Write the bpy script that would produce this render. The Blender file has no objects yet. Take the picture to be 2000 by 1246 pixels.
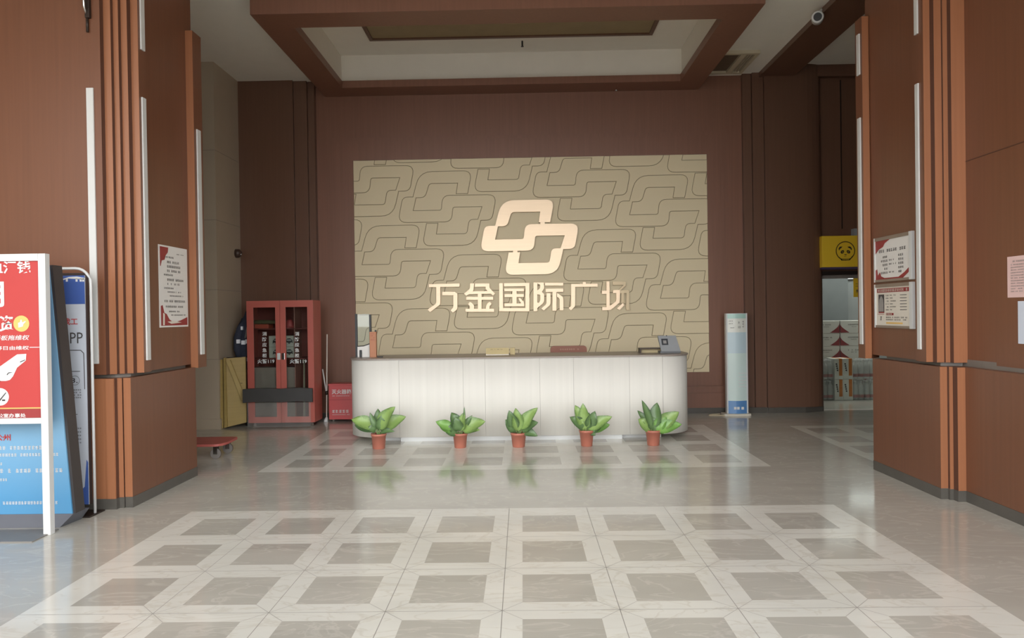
import bpy, bmesh, math, random
from mathutils import Vector, Matrix
random.seed(7)
S = bpy.context.scene
COL = S.collection

# ------------------------------------------------------------------ camera
FPX, YAW, PITCH, ROLL, CAMZ = 1384.84, 0.0149609, -0.0077062, -0.0151231, 1.51666
def _axes():
    cy, sy, cp, sp = math.cos(YAW), math.sin(YAW), math.cos(PITCH), math.sin(PITCH)
    fwd = Vector((-sy*cp, cy*cp, sp)); right = Vector((cy, sy, 0)); down = -right.cross(fwd)
    c, s = math.cos(ROLL), math.sin(ROLL)
    return c*right - s*down, s*right + c*down, fwd
CR, CD, CF = _axes()
cam = bpy.data.cameras.new('camera'); camo = bpy.data.objects.new('camera', cam); COL.objects.link(camo)
m = Matrix.Identity(4)
for i, v in enumerate((CR, -CD, -CF)):
    for j in range(3): m[j][i] = v[j]
m[2][3] = CAMZ
camo.matrix_world = m
cam.sensor_width = 36; cam.lens = 36*FPX/2000; cam.clip_start = 0.05; cam.clip_end = 200
S.camera = camo

# ------------------------------------------------------------------ daylight and exposure
w = bpy.data.worlds.new('overcast_sky'); S.world = w; w.use_nodes = True
wn, wl = w.node_tree.nodes, w.node_tree.links
bg = wn['Background']; bg.inputs[1].default_value = 1.0
tc = wn.new('ShaderNodeTexCoord'); sp = wn.new('ShaderNodeSeparateXYZ'); wl.new(tc.outputs['Generated'], sp.inputs[0])
cr = wn.new('ShaderNodeValToRGB'); ce = cr.color_ramp.elements      # hazy overcast: brightest low over the street, dimmer overhead
ce[0].position = 0.0; ce[0].color = (1.75, 1.80, 1.84, 1); ce[1].position = 1.0; ce[1].color = (0.3, 0.31, 0.32, 1)
c2 = ce.new(0.5); c2.color = (1.98, 2.04, 2.09, 1); c3 = ce.new(0.64); c3.color = (0.42, 0.44, 0.46, 1)
wl.new(sp.outputs['Z'], cr.inputs[0]); wl.new(cr.outputs[0], bg.inputs[0])
S.view_settings.view_transform = 'Standard'; S.view_settings.look = 'None'
S.view_settings.gamma = 1; S.view_settings.use_curve_mapping = False
S.view_settings.exposure = 1.55
S.cycles.use_denoising = True
S.cycles.max_bounces = 10; S.cycles.diffuse_bounces = 6

# measured points: where the sight line of a photo pixel meets a real plane of the room
def ray(px, py):
    return (px-1000)/FPX*CR + (py-623)/FPX*CD + CF
def PY(px, py, Y):
    d = ray(px, py); t = Y/d.y; return Vector((d.x*t, Y, CAMZ+d.z*t))
def PX(px, py, X):
    d = ray(px, py); t = X/d.x; return Vector((X, d.y*t, CAMZ+d.z*t))
def PZ(px, py, Z):
    d = ray(px, py); t = (Z-CAMZ)/d.z; return Vector((d.x*t, d.y*t, Z))

# ------------------------------------------------------------------ materials
def lin(c):
    r = []
    for v in c:
        v /= 255.0
        r.append(v/12.92 if v <= 0.04045 else ((v+0.055)/1.055)**2.4)
    return (*r, 1)
MATS = {}
def mat(name, rgb, rough=0.5, metal=0.0, spec=0.5, var=0.06, scale=(6, 6, 6), detail=3, bump=0.0, bscale=None, alpha=1.0, emit=0, coat=0.0, trans=0.0):
    if name in MATS: return MATS[name]
    M = bpy.data.materials.new(name); M.use_nodes = True; nt = M.node_tree; N = nt.nodes; L = nt.links
    b = N['Principled BSDF']
    b.inputs['Roughness'].default_value = rough; b.inputs['Metallic'].default_value = metal
    b.inputs['Specular IOR Level'].default_value = spec; b.inputs['Alpha'].default_value = alpha
    b.inputs['Coat Weight'].default_value = coat; b.inputs['Transmission Weight'].default_value = trans
    c = lin(rgb)
    geo = N.new('ShaderNodeNewGeometry'); mp = N.new('ShaderNodeMapping'); mp.inputs['Scale'].default_value = scale
    L.new(geo.outputs['Position'], mp.inputs['Vector'])
    nz = N.new('ShaderNodeTexNoise'); nz.inputs['Scale'].default_value = 1; nz.inputs['Detail'].default_value = detail
    L.new(mp.outputs[0], nz.inputs['Vector'])
    mix = N.new('ShaderNodeMix'); mix.data_type = 'RGBA'
    mix.inputs['A'].default_value = tuple(max(0, v*(1-2*var)) for v in c[:3])+(1,)
    mix.inputs['B'].default_value = tuple(min(1, v*(1+2*var)) for v in c[:3])+(1,)
    L.new(nz.outputs['Fac'], mix.inputs['Factor']); L.new(mix.outputs['Result'], b.inputs['Base Color'])
    if bump:
        bp = N.new('ShaderNodeBump'); bp.inputs['Strength'].default_value = bump; bp.inputs['Distance'].default_value = 0.01
        if bscale:
            mp2 = N.new('ShaderNodeMapping'); mp2.inputs['Scale'].default_value = bscale; L.new(geo.outputs['Position'], mp2.inputs['Vector'])
            n2 = N.new('ShaderNodeTexNoise'); n2.inputs['Scale'].default_value = 1; L.new(mp2.outputs[0], n2.inputs['Vector'])
            L.new(n2.outputs['Fac'], bp.inputs['Height'])
        else: L.new(nz.outputs['Fac'], bp.inputs['Height'])
        L.new(bp.outputs[0], b.inputs['Normal'])
    if emit:
        b.inputs['Emission Color'].default_value = c; b.inputs['Emission Strength'].default_value = emit
    MATS[name] = M
    return M
def marble(name, rgb, vein, rough, tile=None, tv=0.0):
    M = mat(name, rgb, rough, var=0.075, scale=(1.3, 3.2, 1), detail=6, spec=0.75)
    nt = M.node_tree; N = nt.nodes; L = nt.links; b = N['Principled BSDF']
    geo = [n for n in N if n.type == 'NEW_GEOMETRY'][0]
    base = b.inputs['Base Color'].links[0].from_socket
    nz = N.new('ShaderNodeTexNoise'); nz.inputs['Scale'].default_value = 2.2; nz.inputs['Detail'].default_value = 9; nz.inputs['Distortion'].default_value = 2.2
    mp = N.new('ShaderNodeMapping'); mp.inputs['Scale'].default_value = (0.7, 1.7, 1); mp.inputs['Rotation'].default_value = (0, 0, 0.35)
    L.new(geo.outputs['Position'], mp.inputs[0]); L.new(mp.outputs[0], nz.inputs['Vector'])
    rp = N.new('ShaderNodeValToRGB'); e = rp.color_ramp.elements
    e[0].position = 0.47; e[0].color = (0, 0, 0, 1); e[1].position = 0.5; e[1].color = (1, 1, 1, 1)
    e2 = rp.color_ramp.elements.new(0.53); e2.color = (0, 0, 0, 1)
    L.new(nz.outputs['Fac'], rp.inputs[0])
    mth = N.new('ShaderNodeMath'); mth.operation = 'MULTIPLY'; mth.inputs[1].default_value = 0.4; L.new(rp.outputs[0], mth.inputs[0])
    mx = N.new('ShaderNodeMix'); mx.data_type = 'RGBA'; L.new(mth.outputs[0], mx.inputs['Factor']); L.new(base, mx.inputs['A']); mx.inputs['B'].default_value = lin(vein)
    out = mx.outputs['Result']
    if tile:
        x0, y0, p = tile
        sub = N.new('ShaderNodeVectorMath'); sub.operation = 'SUBTRACT'; sub.inputs[1].default_value = (x0, y0, 0); L.new(geo.outputs['Position'], sub.inputs[0])
        dv = N.new('ShaderNodeVectorMath'); dv.operation = 'SCALE'; dv.inputs['Scale'].default_value = 1/p; L.new(sub.outputs[0], dv.inputs[0])
        fl = N.new('ShaderNodeVectorMath'); fl.operation = 'FLOOR'; L.new(dv.outputs[0], fl.inputs[0])
        wn = N.new('ShaderNodeTexWhiteNoise'); L.new(fl.outputs[0], wn.inputs['Vector'])
        mr = N.new('ShaderNodeMapRange'); mr.inputs['To Min'].default_value = 1-tv; mr.inputs['To Max'].default_value = 1+tv; L.new(wn.outputs['Value'], mr.inputs['Value'])
        sc = N.new('ShaderNodeVectorMath'); sc.operation = 'SCALE'; L.new(out, sc.inputs[0]); L.new(mr.outputs[0], sc.inputs['Scale']); out = sc.outputs[0]
    L.new(out, b.inputs['Base Color'])
    return M
def wood(name, rgb, rough, var=0.07, spec=0.5):
    return mat(name, rgb, rough, var=var, scale=(38, 38, 0.9), detail=5, spec=spec, bump=0.02, bscale=(3, 3, 1.2))

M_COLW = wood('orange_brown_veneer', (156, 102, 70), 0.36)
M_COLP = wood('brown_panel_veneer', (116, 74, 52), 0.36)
M_COLD = wood('slat_shade_and_joint', (84, 54, 42), 0.4)  # slat sides darkened to carry their shade; also colours the panel joint
M_BACKW = wood('red_brown_veneer', (128, 88, 70), 0.42)
M_PILW = wood('dark_brown_veneer', (106, 76, 60), 0.36)
M_SKIRT = mat('dark_grey_stone', (84, 80, 74), 0.3, var=0.1, scale=(9, 9, 9))
M_LEDGE = mat('grey_metal_ledge', (120, 112, 104), 0.45, var=0.1)
M_WHITE = mat('white_ceiling_paint', (234, 229, 218), 0.85, var=0.015)
M_BEIGE = mat('beige_stone_cladding', (176, 161, 140), 0.5, var=0.04, scale=(2, 2, 2))
M_GREYM = marble('grey_marble', (188, 184, 174), (214, 209, 199), 0.11)
M_GREYT = marble('grey_marble_inlay', (189, 185, 175), (218, 213, 203), 0.12, tile=(-2.42275-0.1, 5.30567-0.1, 0.6), tv=0.07)
M_CREAM = marble('cream_marble', (227, 225, 216), (204, 196, 180), 0.14)
M_GROUT = mat('grout', (150, 145, 138), 0.6)
M_TAN = mat('tan_relief_panel', (221, 205, 170), 0.6, var=0.02, scale=(1.2, 1.2, 1.2))
M_LINE = mat('shade_and_joint_brown', (112, 96, 70), 0.7)
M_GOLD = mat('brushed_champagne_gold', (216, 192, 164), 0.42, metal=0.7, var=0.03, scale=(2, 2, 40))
M_GOLDD = mat('wall_tinted_gold', (190, 170, 138), 0.45, metal=0.5, var=0.03)  # tan tone stands in for the wall mirrored in the gold
M_DESK = mat('white_grained_stone', (228, 224, 215), 0.62, var=0.04, scale=(16, 16, 0.25), detail=5)
M_DESKT = mat('grey_beige_desktop', (150, 138, 128), 0.35)
M_WPLAS = mat('white_plastic', (208, 208, 206), 0.4, var=0.01)
M_STRIP = mat('white_strip_diffuser', (206, 205, 201), 0.5, var=0.01)
M_BLACK = mat('black_plastic', (34, 33, 34), 0.45)
M_DKMET = mat('dark_metal', (62, 52, 46), 0.4, metal=0.6)
M_CHROME = mat('chrome', (210, 210, 208), 0.2, metal=1.0)
M_TERRA = mat('terracotta_plastic', (188, 116, 96), 0.5, var=0.05)
M_SOIL = mat('dark_soil', (62, 50, 40), 0.95, var=0.2, scale=(60, 60, 60), bump=0.6)
M_STEM = mat('green_stem', (126, 146, 92), 0.5)
M_FIRE = mat('fire_red_paint', (182, 96, 84), 0.4, var=0.03)
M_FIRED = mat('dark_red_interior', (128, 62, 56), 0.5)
M_REDBOX = mat('bright_red_paint', (196, 86, 86), 0.4)
M_PRWHITE = mat('white_print', (216, 215, 212), 0.6, var=0.0)
M_PRRED = mat('red_print', (184, 60, 57), 0.5, var=0.01)
M_PRDRED = mat('deep_red_print', (150, 52, 52), 0.5, var=0.01)
M_PRBLK = mat('grey_black_print', (70, 66, 66), 0.6, var=0.0)
M_PRGREY = mat('grey_print', (150, 146, 142), 0.6, var=0.0)
M_PRGOLD = mat('gold_print', (226, 184, 104), 0.5, var=0.05)
M_PRBLUE = mat('blue_print', (66, 92, 158), 0.5, var=0.05)
M_PAPER = mat('white_paper', (226, 222, 216), 0.7, var=0.01)
M_PAPERD = mat('cream_paper', (222, 214, 200), 0.7, var=0.01)
M_PINK = mat('pink_paper', (224, 190, 184), 0.7, var=0.01)
M_BLUEP = mat('pale_blue_paper', (208, 214, 226), 0.7, var=0.01)
M_YEL = mat('mustard_board', (164, 140, 82), 0.6, var=0.06, scale=(4, 4, 30))
M_YSIGN = mat('yellow_sign', (226, 186, 46), 0.5, var=0.02)
M_GREYP = mat('grey_plastic', (150, 152, 154), 0.45)
M_CARTON = mat('white_carton', (226, 224, 216), 0.6, var=0.02)
M_ORANGE = mat('orange_tape', (206, 128, 70), 0.5)
M_NAVY = mat('navy_cloth', (48, 52, 66), 0.85, var=0.12, scale=(40, 40, 40))
M_REFL = mat('silver_reflective_tape', (240, 242, 246), 0.35, var=0.0)
M_GLASSW = mat('grey_interior_wall', (140, 143, 143), 0.6)
M_BOTTLE = mat('clear_bottle', (226, 226, 222), 0.15, var=0.05, alpha=0.6)
M_WRAP = mat('clear_wrap', (230, 232, 230), 0.12, var=0.1, alpha=0.22)

def glass(name, tint=(235, 240, 238), fac=0.10, rough=0.02):
    M = bpy.data.materials.new(name); M.use_nodes = True; nt = M.node_tree; N = nt.nodes; L = nt.links
    N.remove(N['Principled BSDF'])
    t = N.new('ShaderNodeBsdfTransparent'); t.inputs[0].default_value = lin(tint)
    g = N.new('ShaderNodeBsdfGlossy'); g.inputs['Roughness'].default_value = rough
    lw = N.new('ShaderNodeFresnel'); lw.inputs[0].default_value = 1.45
    ad = N.new('ShaderNodeMath'); ad.operation = 'ADD'; ad.inputs[1].default_value = fac; L.new(lw.outputs[0], ad.inputs[0])
    mx = N.new('ShaderNodeMixShader'); L.new(ad.outputs[0], mx.inputs[0]); L.new(t.outputs[0], mx.inputs[1]); L.new(g.outputs[0], mx.inputs[2])
    L.new(mx.outputs[0], N['Material Output'].inputs[0]); return M
M_GLASS = glass('door_glass', fac=0.02)
def film(name, rgb, op):
    M = bpy.data.materials.new(name); M.use_nodes = True; nt = M.node_tree; N = nt.nodes; L = nt.links
    b = N['Principled BSDF']; b.inputs['Base Color'].default_value = lin(rgb); b.inputs['Roughness'].default_value = 0.35; b.inputs['Alpha'].default_value = op
    return M
M_FILM = film('film_reflection_haze', (196, 190, 184), 0.2)  # pale veil paints the reflection haze on the clear sheet

def leafmat(name, dark, light):
    M = bpy.data.materials.new(name); M.use_nodes = True; nt = M.node_tree; N = nt.nodes; L = nt.links
    b = N['Principled BSDF']; b.inputs['Roughness'].default_value = 0.38
    at = N.new('ShaderNodeAttribute'); at.attribute_name = 'leaf_u'
    sx = N.new('ShaderNodeSeparateXYZ'); L.new(at.outputs['Vector'], sx.inputs[0])
    geo = N.new('ShaderNodeNewGeometry'); nz = N.new('ShaderNodeTexNoise'); nz.inputs['Scale'].default_value = 60; L.new(geo.outputs['Position'], nz.inputs['Vector'])
    ad = N.new('ShaderNodeMath'); ad.operation = 'MULTIPLY_ADD'; ad.inputs[1].default_value = 0.45; L.new(nz.outputs['Fac'], ad.inputs[0]); L.new(sx.outputs[0], ad.inputs[2])
    rp = N.new('ShaderNodeValToRGB'); e = rp.color_ramp.elements
    e[0].position = 0.55; e[0].color = lin(light); e[1].position = 1.12 if False else 1.0; e[1].color = lin(dark)
    L.new(ad.outputs[0], rp.inputs[0]); L.new(rp.outputs[0], b.inputs['Base Color']); return M
M_LEAFS = [leafmat('pale_green_leaf', (86, 118, 62), (144, 172, 98)), leafmat('dark_green_leaf', (58, 84, 52), (102, 130, 82)), leafmat('bright_green_leaf', (82, 122, 56), (126, 170, 86))]

# ------------------------------------------------------------------ mesh helpers
def nb(): return bmesh.new()
def quad(bm, a, b, c, d, mi=0):
    f = bm.faces.new([bm.verts.new(v) for v in (a, b, c, d)]); f.material_index = mi; return f
def box(bm, x0, x1, y0, y1, z0, z1, mi=0, bev=0.0):
    g = bmesh.ops.create_cube(bm, size=1)
    for v in g['verts']:
        v.co = Vector(((x0+x1)/2+v.co.x*(x1-x0), (y0+y1)/2+v.co.y*(y1-y0), (z0+z1)/2+v.co.z*(z1-z0)))
    fs = set(f for v in g['verts'] for f in v.link_faces)
    for f in fs: f.material_index = mi
    if bev:
        es = list(set(e for v in g['verts'] for e in v.link_edges))
        bmesh.ops.bevel(bm, geom=es, offset=bev, segments=2, affect='EDGES', profile=0.6)
    return bm
def prism(bm, pts, z0, z1, mi=0, cap=True, em=None):
    lo = [bm.verts.new((p[0], p[1], z0)) for p in pts]; hi = [bm.verts.new((p[0], p[1], z1)) for p in pts]
    n = len(pts)
    for i in range(n):
        f = bm.faces.new((lo[i], lo[(i+1) % n], hi[(i+1) % n], hi[i])); f.material_index = em[i] if em else mi
    if cap:
        f = bm.faces.new(hi); f.material_index = mi
        f = bm.faces.new(lo[::-1]); f.material_index = mi
def slab(bm, pts3, nrm, th, mi=0):
    """flat outline of 3-D points given thickness th along nrm (front face at pts3+nrm*th)"""
    nrm = Vector(nrm)
    a = [bm.verts.new(Vector(p)) for p in pts3]; b = [bm.verts.new(Vector(p)+nrm*th) for p in pts3]
    n = len(a)
    f = bm.faces.new(b); f.material_index = mi
    for i in range(n):
        f = bm.faces.new((a[i], a[(i+1) % n], b[(i+1) % n], b[i])); f.material_index = mi
    f = bm.faces.new(a[::-1]); f.material_index = mi
def tube(bm, pts, r, seg=8, mi=0, caps=True):
    pts = [Vector(p) for p in pts]; rs = r if isinstance(r, (list, tuple)) else [r]*len(pts)
    rings = []; up = Vector((0, 0, 1))
    for i, p in enumerate(pts):
        d = (pts[min(i+1, len(pts)-1)]-pts[max(i-1, 0)]).normalized()
        u = up if abs(d.dot(up)) < 0.95 else Vector((0, 1, 0))
        a = d.cross(u).normalized(); b = d.cross(a).normalized()
        rings.append([bm.verts.new(p+rs[i]*(math.cos(t)*a+math.sin(t)*b)) for t in [2*math.pi*k/seg for k in range(seg)]])
    for i in range(len(rings)-1):
        for k in range(seg):
            f = bm.faces.new((rings[i][k], rings[i][(k+1) % seg], rings[i+1][(k+1) % seg], rings[i+1][k])); f.smooth = True; f.material_index = mi
    if caps:
        f = bm.faces.new(rings[0][::-1]); f.material_index = mi
        f = bm.faces.new(rings[-1]); f.material_index = mi
def lathe(bm, c, prof, seg=24, mi=0, closed=False):
    rings = [[bm.verts.new((c[0]+r*math.cos(2*math.pi*k/seg), c[1]+r*math.sin(2*math.pi*k/seg), c[2]+z)) for k in range(seg)] for r, z in prof]
    for i in range(len(rings)-1):
        for k in range(seg):
            f = bm.faces.new((rings[i][k], rings[i][(k+1) % seg], rings[i+1][(k+1) % seg], rings[i+1][k])); f.smooth = True; f.material_index = mi
    if closed:
        bm.faces.new(rings[0][::-1]).material_index = mi; bm.faces.new(rings[-1]).material_index = mi
def loft(bm, rings3, mi=0, caps=True):
    R = [[bm.verts.new(p) for p in r] for r in rings3]; n = len(R[0])
    for i in range(len(R)-1):
        for k in range(n):
            f = bm.faces.new((R[i][k], R[i][(k+1) % n], R[i+1][(k+1) % n], R[i+1][k])); f.smooth = True; f.material_index = mi
    if caps:
        bm.faces.new(R[0][::-1]).material_index = mi; bm.faces.new(R[-1]).material_index = mi
def ell(c, rx, ry, n=14, sq=1.0):
    o = []
    for k in range(n):
        t = 2*math.pi*k/n; cx, sx = math.cos(t), math.sin(t)
        o.append(Vector((c[0]+rx*math.copysign(abs(cx)**sq, cx), c[1]+ry*math.copysign(abs(sx)**sq, sx), c[2])))
    return o
def wloc(o):
    v = Vector((0, 0, 0))
    while o is not None: v += o.location; o = o.parent
    return v
def obj(name, bm, mats, parent=None, smooth=False, recalc=True):
    if not isinstance(mats, (list, tuple)): mats = [mats]
    if recalc: bmesh.ops.recalc_face_normals(bm, faces=bm.faces)
    me = bpy.data.meshes.new(name)
    bm.to_mesh(me); bm.free()
    for M in mats: me.materials.append(M)
    o = bpy.data.objects.new(name, me); COL.objects.link(o)
    if parent is not None:
        me.transform(Matrix.Translation(-wloc(parent))); o.parent = parent
    else:
        xs = [v.co for v in me.vertices]
        c = Vector(((min(v.x for v in xs)+max(v.x for v in xs))/2, (min(v.y for v in xs)+max(v.y for v in xs))/2, min(v.z for v in xs)))
        me.transform(Matrix.Translation(-c)); o.location = c
    if smooth:
        for p in me.polygons: p.use_smooth = True
    return o
def tag(o, label, cat, group=None):
    o['label'] = label; o['category'] = cat
    if group: o['group'] = group
    return o
def thing(name, loc, label, cat, group=None):
    o = bpy.data.objects.new(name, None); COL.objects.link(o); o.location = loc; o.empty_display_size = 0.1
    return tag(o, label, cat, group)
def struct(name, bm, mats):
    o = obj(name, bm, mats); o['kind'] = 'structure'; return o
def rounded(pts, rad, seg=6):
    out = []; n = len(pts)
    for i in range(n):
        p = Vector(pts[i]); a = Vector(pts[i-1]); b = Vector(pts[(i+1) % n]); r = rad[i]
        if r <= 0: out.append((p.x, p.y)); continue
        da, db = (a-p), (b-p); r = min(r, da.length*0.48, db.length*0.48)
        s, e = p+da.normalized()*r, p+db.normalized()*r
        for k in range(seg+1):
            t = k/seg; q = s*(1-t)**2+p*2*t*(1-t)+e*t*t; out.append((q.x, q.y))
    return out

# printing on flat faces: u runs right, v runs down from the top-left corner, n points out of the face
class Sheet:
    def __init__(s, o, u, v, n, parent):
        s.o, s.u, s.v, s.n, s.p = Vector(o), Vector(u).normalized(), Vector(v).normalized(), Vector(n).normalized(), parent
    def pt(s, a, b, lift=0.0): return s.o+s.u*a+s.v*b+s.n*lift
    def rect(s, bm, a0, b0, a1, b1, lift=0.002):
        quad(bm, s.pt(a0, b0, lift), s.pt(a1, b0, lift), s.pt(a1, b1, lift), s.pt(a0, b1, lift))
    def poly(s, bm, pts, lift=0.002): bm.faces.new([bm.verts.new(s.pt(a, b, lift)) for a, b in pts])
    def disc(s, bm, a, b, r, lift=0.002, seg=28, r0=0):
        if r0:
            for k in range(seg):
                t, t2 = 2*math.pi*k/seg, 2*math.pi*(k+1)/seg
                quad(bm, s.pt(a+r0*math.cos(t), b+r0*math.sin(t), lift), s.pt(a+r*math.cos(t), b+r*math.sin(t), lift), s.pt(a+r*math.cos(t2), b+r*math.sin(t2), lift), s.pt(a+r0*math.cos(t2), b+r0*math.sin(t2), lift))
        else: s.poly(bm, [(a+r*math.cos(2*math.pi*k/seg), b+r*math.sin(2*math.pi*k/seg)) for k in range(seg)], lift)
    def text(s, bm, body, a0, b0, a1, b1, lift=0.003, bold=0.0, shear=0.0):
        cu = bpy.data.curves.new('t', 'FONT'); cu.body = body; cu.offset = bold; cu.resolution_u = 2; cu.shear = shear
        to = bpy.data.objects.new('t', cu); COL.objects.link(to); bpy.context.view_layer.update()
        me = bpy.data.meshes.new_from_object(to.evaluated_get(bpy.context.evaluated_depsgraph_get()))
        if len(me.vertices):
            xs = [v.co.x for v in me.vertices]; ys = [v.co.y for v in me.vertices]
            x0, x1, y0, y1 = min(xs), max(xs), min(ys), max(ys)
            vs = [bm.verts.new(s.pt(a0+(v.co.x-x0)/(x1-x0)*(a1-a0), b1-(v.co.y-y0)/(y1-y0)*(b1-b0), lift)) for v in me.vertices]
            for f in me.polygons:
                try: bm.faces.new([vs[i] for i in f.vertices])
                except ValueError: pass
        COL.objects.unlink(to); bpy.data.objects.remove(to); bpy.data.meshes.remove(me); bpy.data.curves.remove(cu)
    def marks(s, bm, a0, b0, a1, h, seed=0, cw=None, fill=0.9, lift=0.003):
        """a line of print too small to read: one little block of strokes per character"""
        rnd = random.Random(seed); cw = cw or h; a = a0
        while a+cw*0.9 <= a1:
            if rnd.random() < fill:
                for k in range(3):
                    y = b0+h*(k+0.15+0.2*rnd.random())/3; s.rect(bm, a+cw*0.08*rnd.random(), y, a+cw*(0.6+0.2*rnd.random()), y+h*0.16, lift)
                x = a+cw*(0.15+0.5*rnd.random()); s.rect(bm, x, b0, x+cw*0.14, b0+h, lift)
            a += cw
    def done(s, name, bm, M): return obj(name, bm, M, s.p, recalc=False)

# ------------------------------------------------------------------ floor with two inlaid stone carpets
TX, TY, PIT, TG = -2.42275, 5.30567, 0.6, 0.3935
def floor():
    bm = nb()
    GR = 0.004
    rugs = [(-2.62, 2.385, 1.2, 5.515), (-2.62, 2.385, 6.89, 9.46), (3.45, 8.3, 7.0, 9.265)]
    xs, ys = {-14.0, 14.0}, {1.0, 14.5}
    tx = []
    for k in range(-1, 20): tx.append(TX+k*PIT)
    for x in tx: xs |= {x, x+TG, x+TG+(PIT-TG)/2-GR/2, x+TG+(PIT-TG)/2+GR/2}
    for r in rugs: xs |= {r[0], r[1]}; ys |= {r[2], r[3]}
    t1 = [TY-TG-k*PIT for k in range(0, 7)]; t2 = [7.085+k*PIT for k in range(4)]; t3 = [9.07-TG-k*PIT for k in range(4)]
    for y in t1+t2+t3: ys |= {y, y+TG}
    for y in t1: ys |= {y-(PIT-TG)/2-GR/2, y-(PIT-TG)/2+GR/2}
    xs, ys = sorted(xs), sorted(ys)
    V = {}
    def vert(i, j):
        if (i, j) not in V: V[i, j] = bm.verts.new((xs[i], ys[j], 0))
        return V[i, j]
    for i in range(len(xs)-1):
        for j in range(len(ys)-1):
            cx, cy = (xs[i]+xs[i+1])/2, (ys[j]+ys[j+1])/2; mi = 0
            for q, r in enumerate(rugs):
                if r[0] < cx < r[1] and r[2] < cy < r[3]:
                    mi = 1
                    inx = any(x < cx < x+TG for x in tx) and r[0]+0.15 < cx < r[1]-0.15
                    iny = any(y < cy < y+TG for y in (t1, t2, t3)[q])
                    if inx and iny: mi = 2
                    elif q == 0 and xs[i+1]-xs[i] < 0.006 and r[0]+0.3 < cx < r[1]-0.3: mi = 3
                    elif q == 0 and ys[j+1]-ys[j] < 0.006: mi = 3
            f = bm.faces.new((vert(i, j), vert(i+1, j), vert(i+1, j+1), vert(i, j+1))); f.material_index = mi
    # mitre joints where the cream bands cross
    for k in range(0, 7):
        for y in t1[:-1]:
            x0, y0 = TX+k*PIT+TG, y
            x1, y1 = x0+(PIT-TG), y0-(PIT-TG)
            for (a, b, c, d) in ((x0, y0, x1, y1), (x0, y1, x1, y0)):
                dv = Vector((c-a, d-b, 0)).normalized().cross(Vector((0, 0, 1)))*0.0012
                quad(bm, (a-dv.x, b-dv.y, 0.0006), (c-dv.x, d-dv.y, 0.0006), (c+dv.x, d+dv.y, 0.0006), (a+dv.x, b+dv.y, 0.0006), 3)
    for f in bm.faces:
        f.normal_update()
        if f.normal.z < 0: f.normal_flip()
    o = obj('floor', bm, [M_GREYM, M_CREAM, M_GREYT, M_GROUT], recalc=False); o['kind'] = 'structure'
floor()
bm = nb(); quad(bm, (-60, -80, -0.02), (60, -80, -0.02), (60, 1.3, -0.02), (-60, 1.3, -0.02)); struct('ground', bm, mat('pale_concrete_paving', (190, 186, 178), 0.8))

# ------------------------------------------------------------------ walls and ceilings
CEIL = 5.0
WB = 10.6
def column_walls():
    # left: staircase of slats, main face, end pilaster
    up = [(-6.4, 5.63), (-3.3415, 5.63), (-3.3415, 5.679), (-3.283, 5.679), (-3.283, 5.715), (-3.241, 5.715), (-3.241, 5.752), (-3.19, 5.752), (-3.19, 5.805), (-3.13, 5.805), (-3.13, 5.918), (-3.2, 5.918), (-3.2, 6.9), (-6.4, 6.9)]
    lo = [(-6.4, 5.607), (-3.267, 5.607), (-3.267, 5.65), (-3.229, 5.65), (-3.229, 5.69), (-3.225, 5.69), (-3.225, 5.661), (-3.165, 5.661), (-3.165, 6.793), (-6.4, 6.793)]
    core = [(-6.35, 5.72), (-3.32, 5.72), (-3.24, 5.8), (-3.24, 6.75), (-6.35, 6.75)]
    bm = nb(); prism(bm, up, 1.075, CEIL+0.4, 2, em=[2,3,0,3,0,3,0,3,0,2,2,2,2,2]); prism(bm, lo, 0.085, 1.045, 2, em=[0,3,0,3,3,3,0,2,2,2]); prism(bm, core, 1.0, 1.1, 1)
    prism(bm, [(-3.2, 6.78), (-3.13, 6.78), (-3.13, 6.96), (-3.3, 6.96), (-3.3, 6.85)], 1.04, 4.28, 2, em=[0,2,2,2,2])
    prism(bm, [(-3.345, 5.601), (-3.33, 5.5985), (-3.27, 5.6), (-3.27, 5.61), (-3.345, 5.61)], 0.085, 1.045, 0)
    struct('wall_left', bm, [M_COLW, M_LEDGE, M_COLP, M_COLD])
    bm = nb(); prism(bm, [(x+(0.004 if x > -6 else 0), y-(0.004 if y < 6 else 0)) for x, y in lo], 0, 0.085); struct('baseboard_left', bm, M_SKIRT)
    up = [(3.25, 5.764), (3.303, 5.764), (3.303, 5.708), (3.36, 5.708), (3.36, 5.688), (3.396, 5.688), (3.396, 5.641), (3.504, 5.641), (3.504, 1.6), (5.2, 1.6), (5.2, 6.86), (3.32, 6.86), (3.32, 5.913), (3.25, 5.913)]
    lo = [(3.285, 5.64), (3.341, 5.64), (3.341, 5.614), (3.369, 5.614), (3.369, 5.554), (3.43, 5.554), (3.43, 1.6), (5.2, 1.6), (5.2, 6.714), (3.285, 6.714)]
    core = [(3.36, 5.76), (3.5, 5.7), (3.54, 1.7), (5.1, 1.7), (5.1, 6.6), (3.36, 6.6)]
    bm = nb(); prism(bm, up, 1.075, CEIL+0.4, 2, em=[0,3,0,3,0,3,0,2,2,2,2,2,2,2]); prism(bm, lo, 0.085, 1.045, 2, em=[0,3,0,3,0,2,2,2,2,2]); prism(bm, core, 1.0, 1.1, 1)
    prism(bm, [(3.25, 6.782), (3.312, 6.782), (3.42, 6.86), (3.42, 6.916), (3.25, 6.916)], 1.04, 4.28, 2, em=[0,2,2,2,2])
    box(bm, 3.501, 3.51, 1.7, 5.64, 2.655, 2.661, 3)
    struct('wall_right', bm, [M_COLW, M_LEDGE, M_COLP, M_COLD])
    bm = nb(); prism(bm, [(x-(0.004 if x < 5 else 0), y-(0.004 if y < 6 and y > 2 else 0)) for x, y in lo], 0, 0.085); struct('baseboard_right', bm, M_SKIRT)
column_walls()

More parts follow.
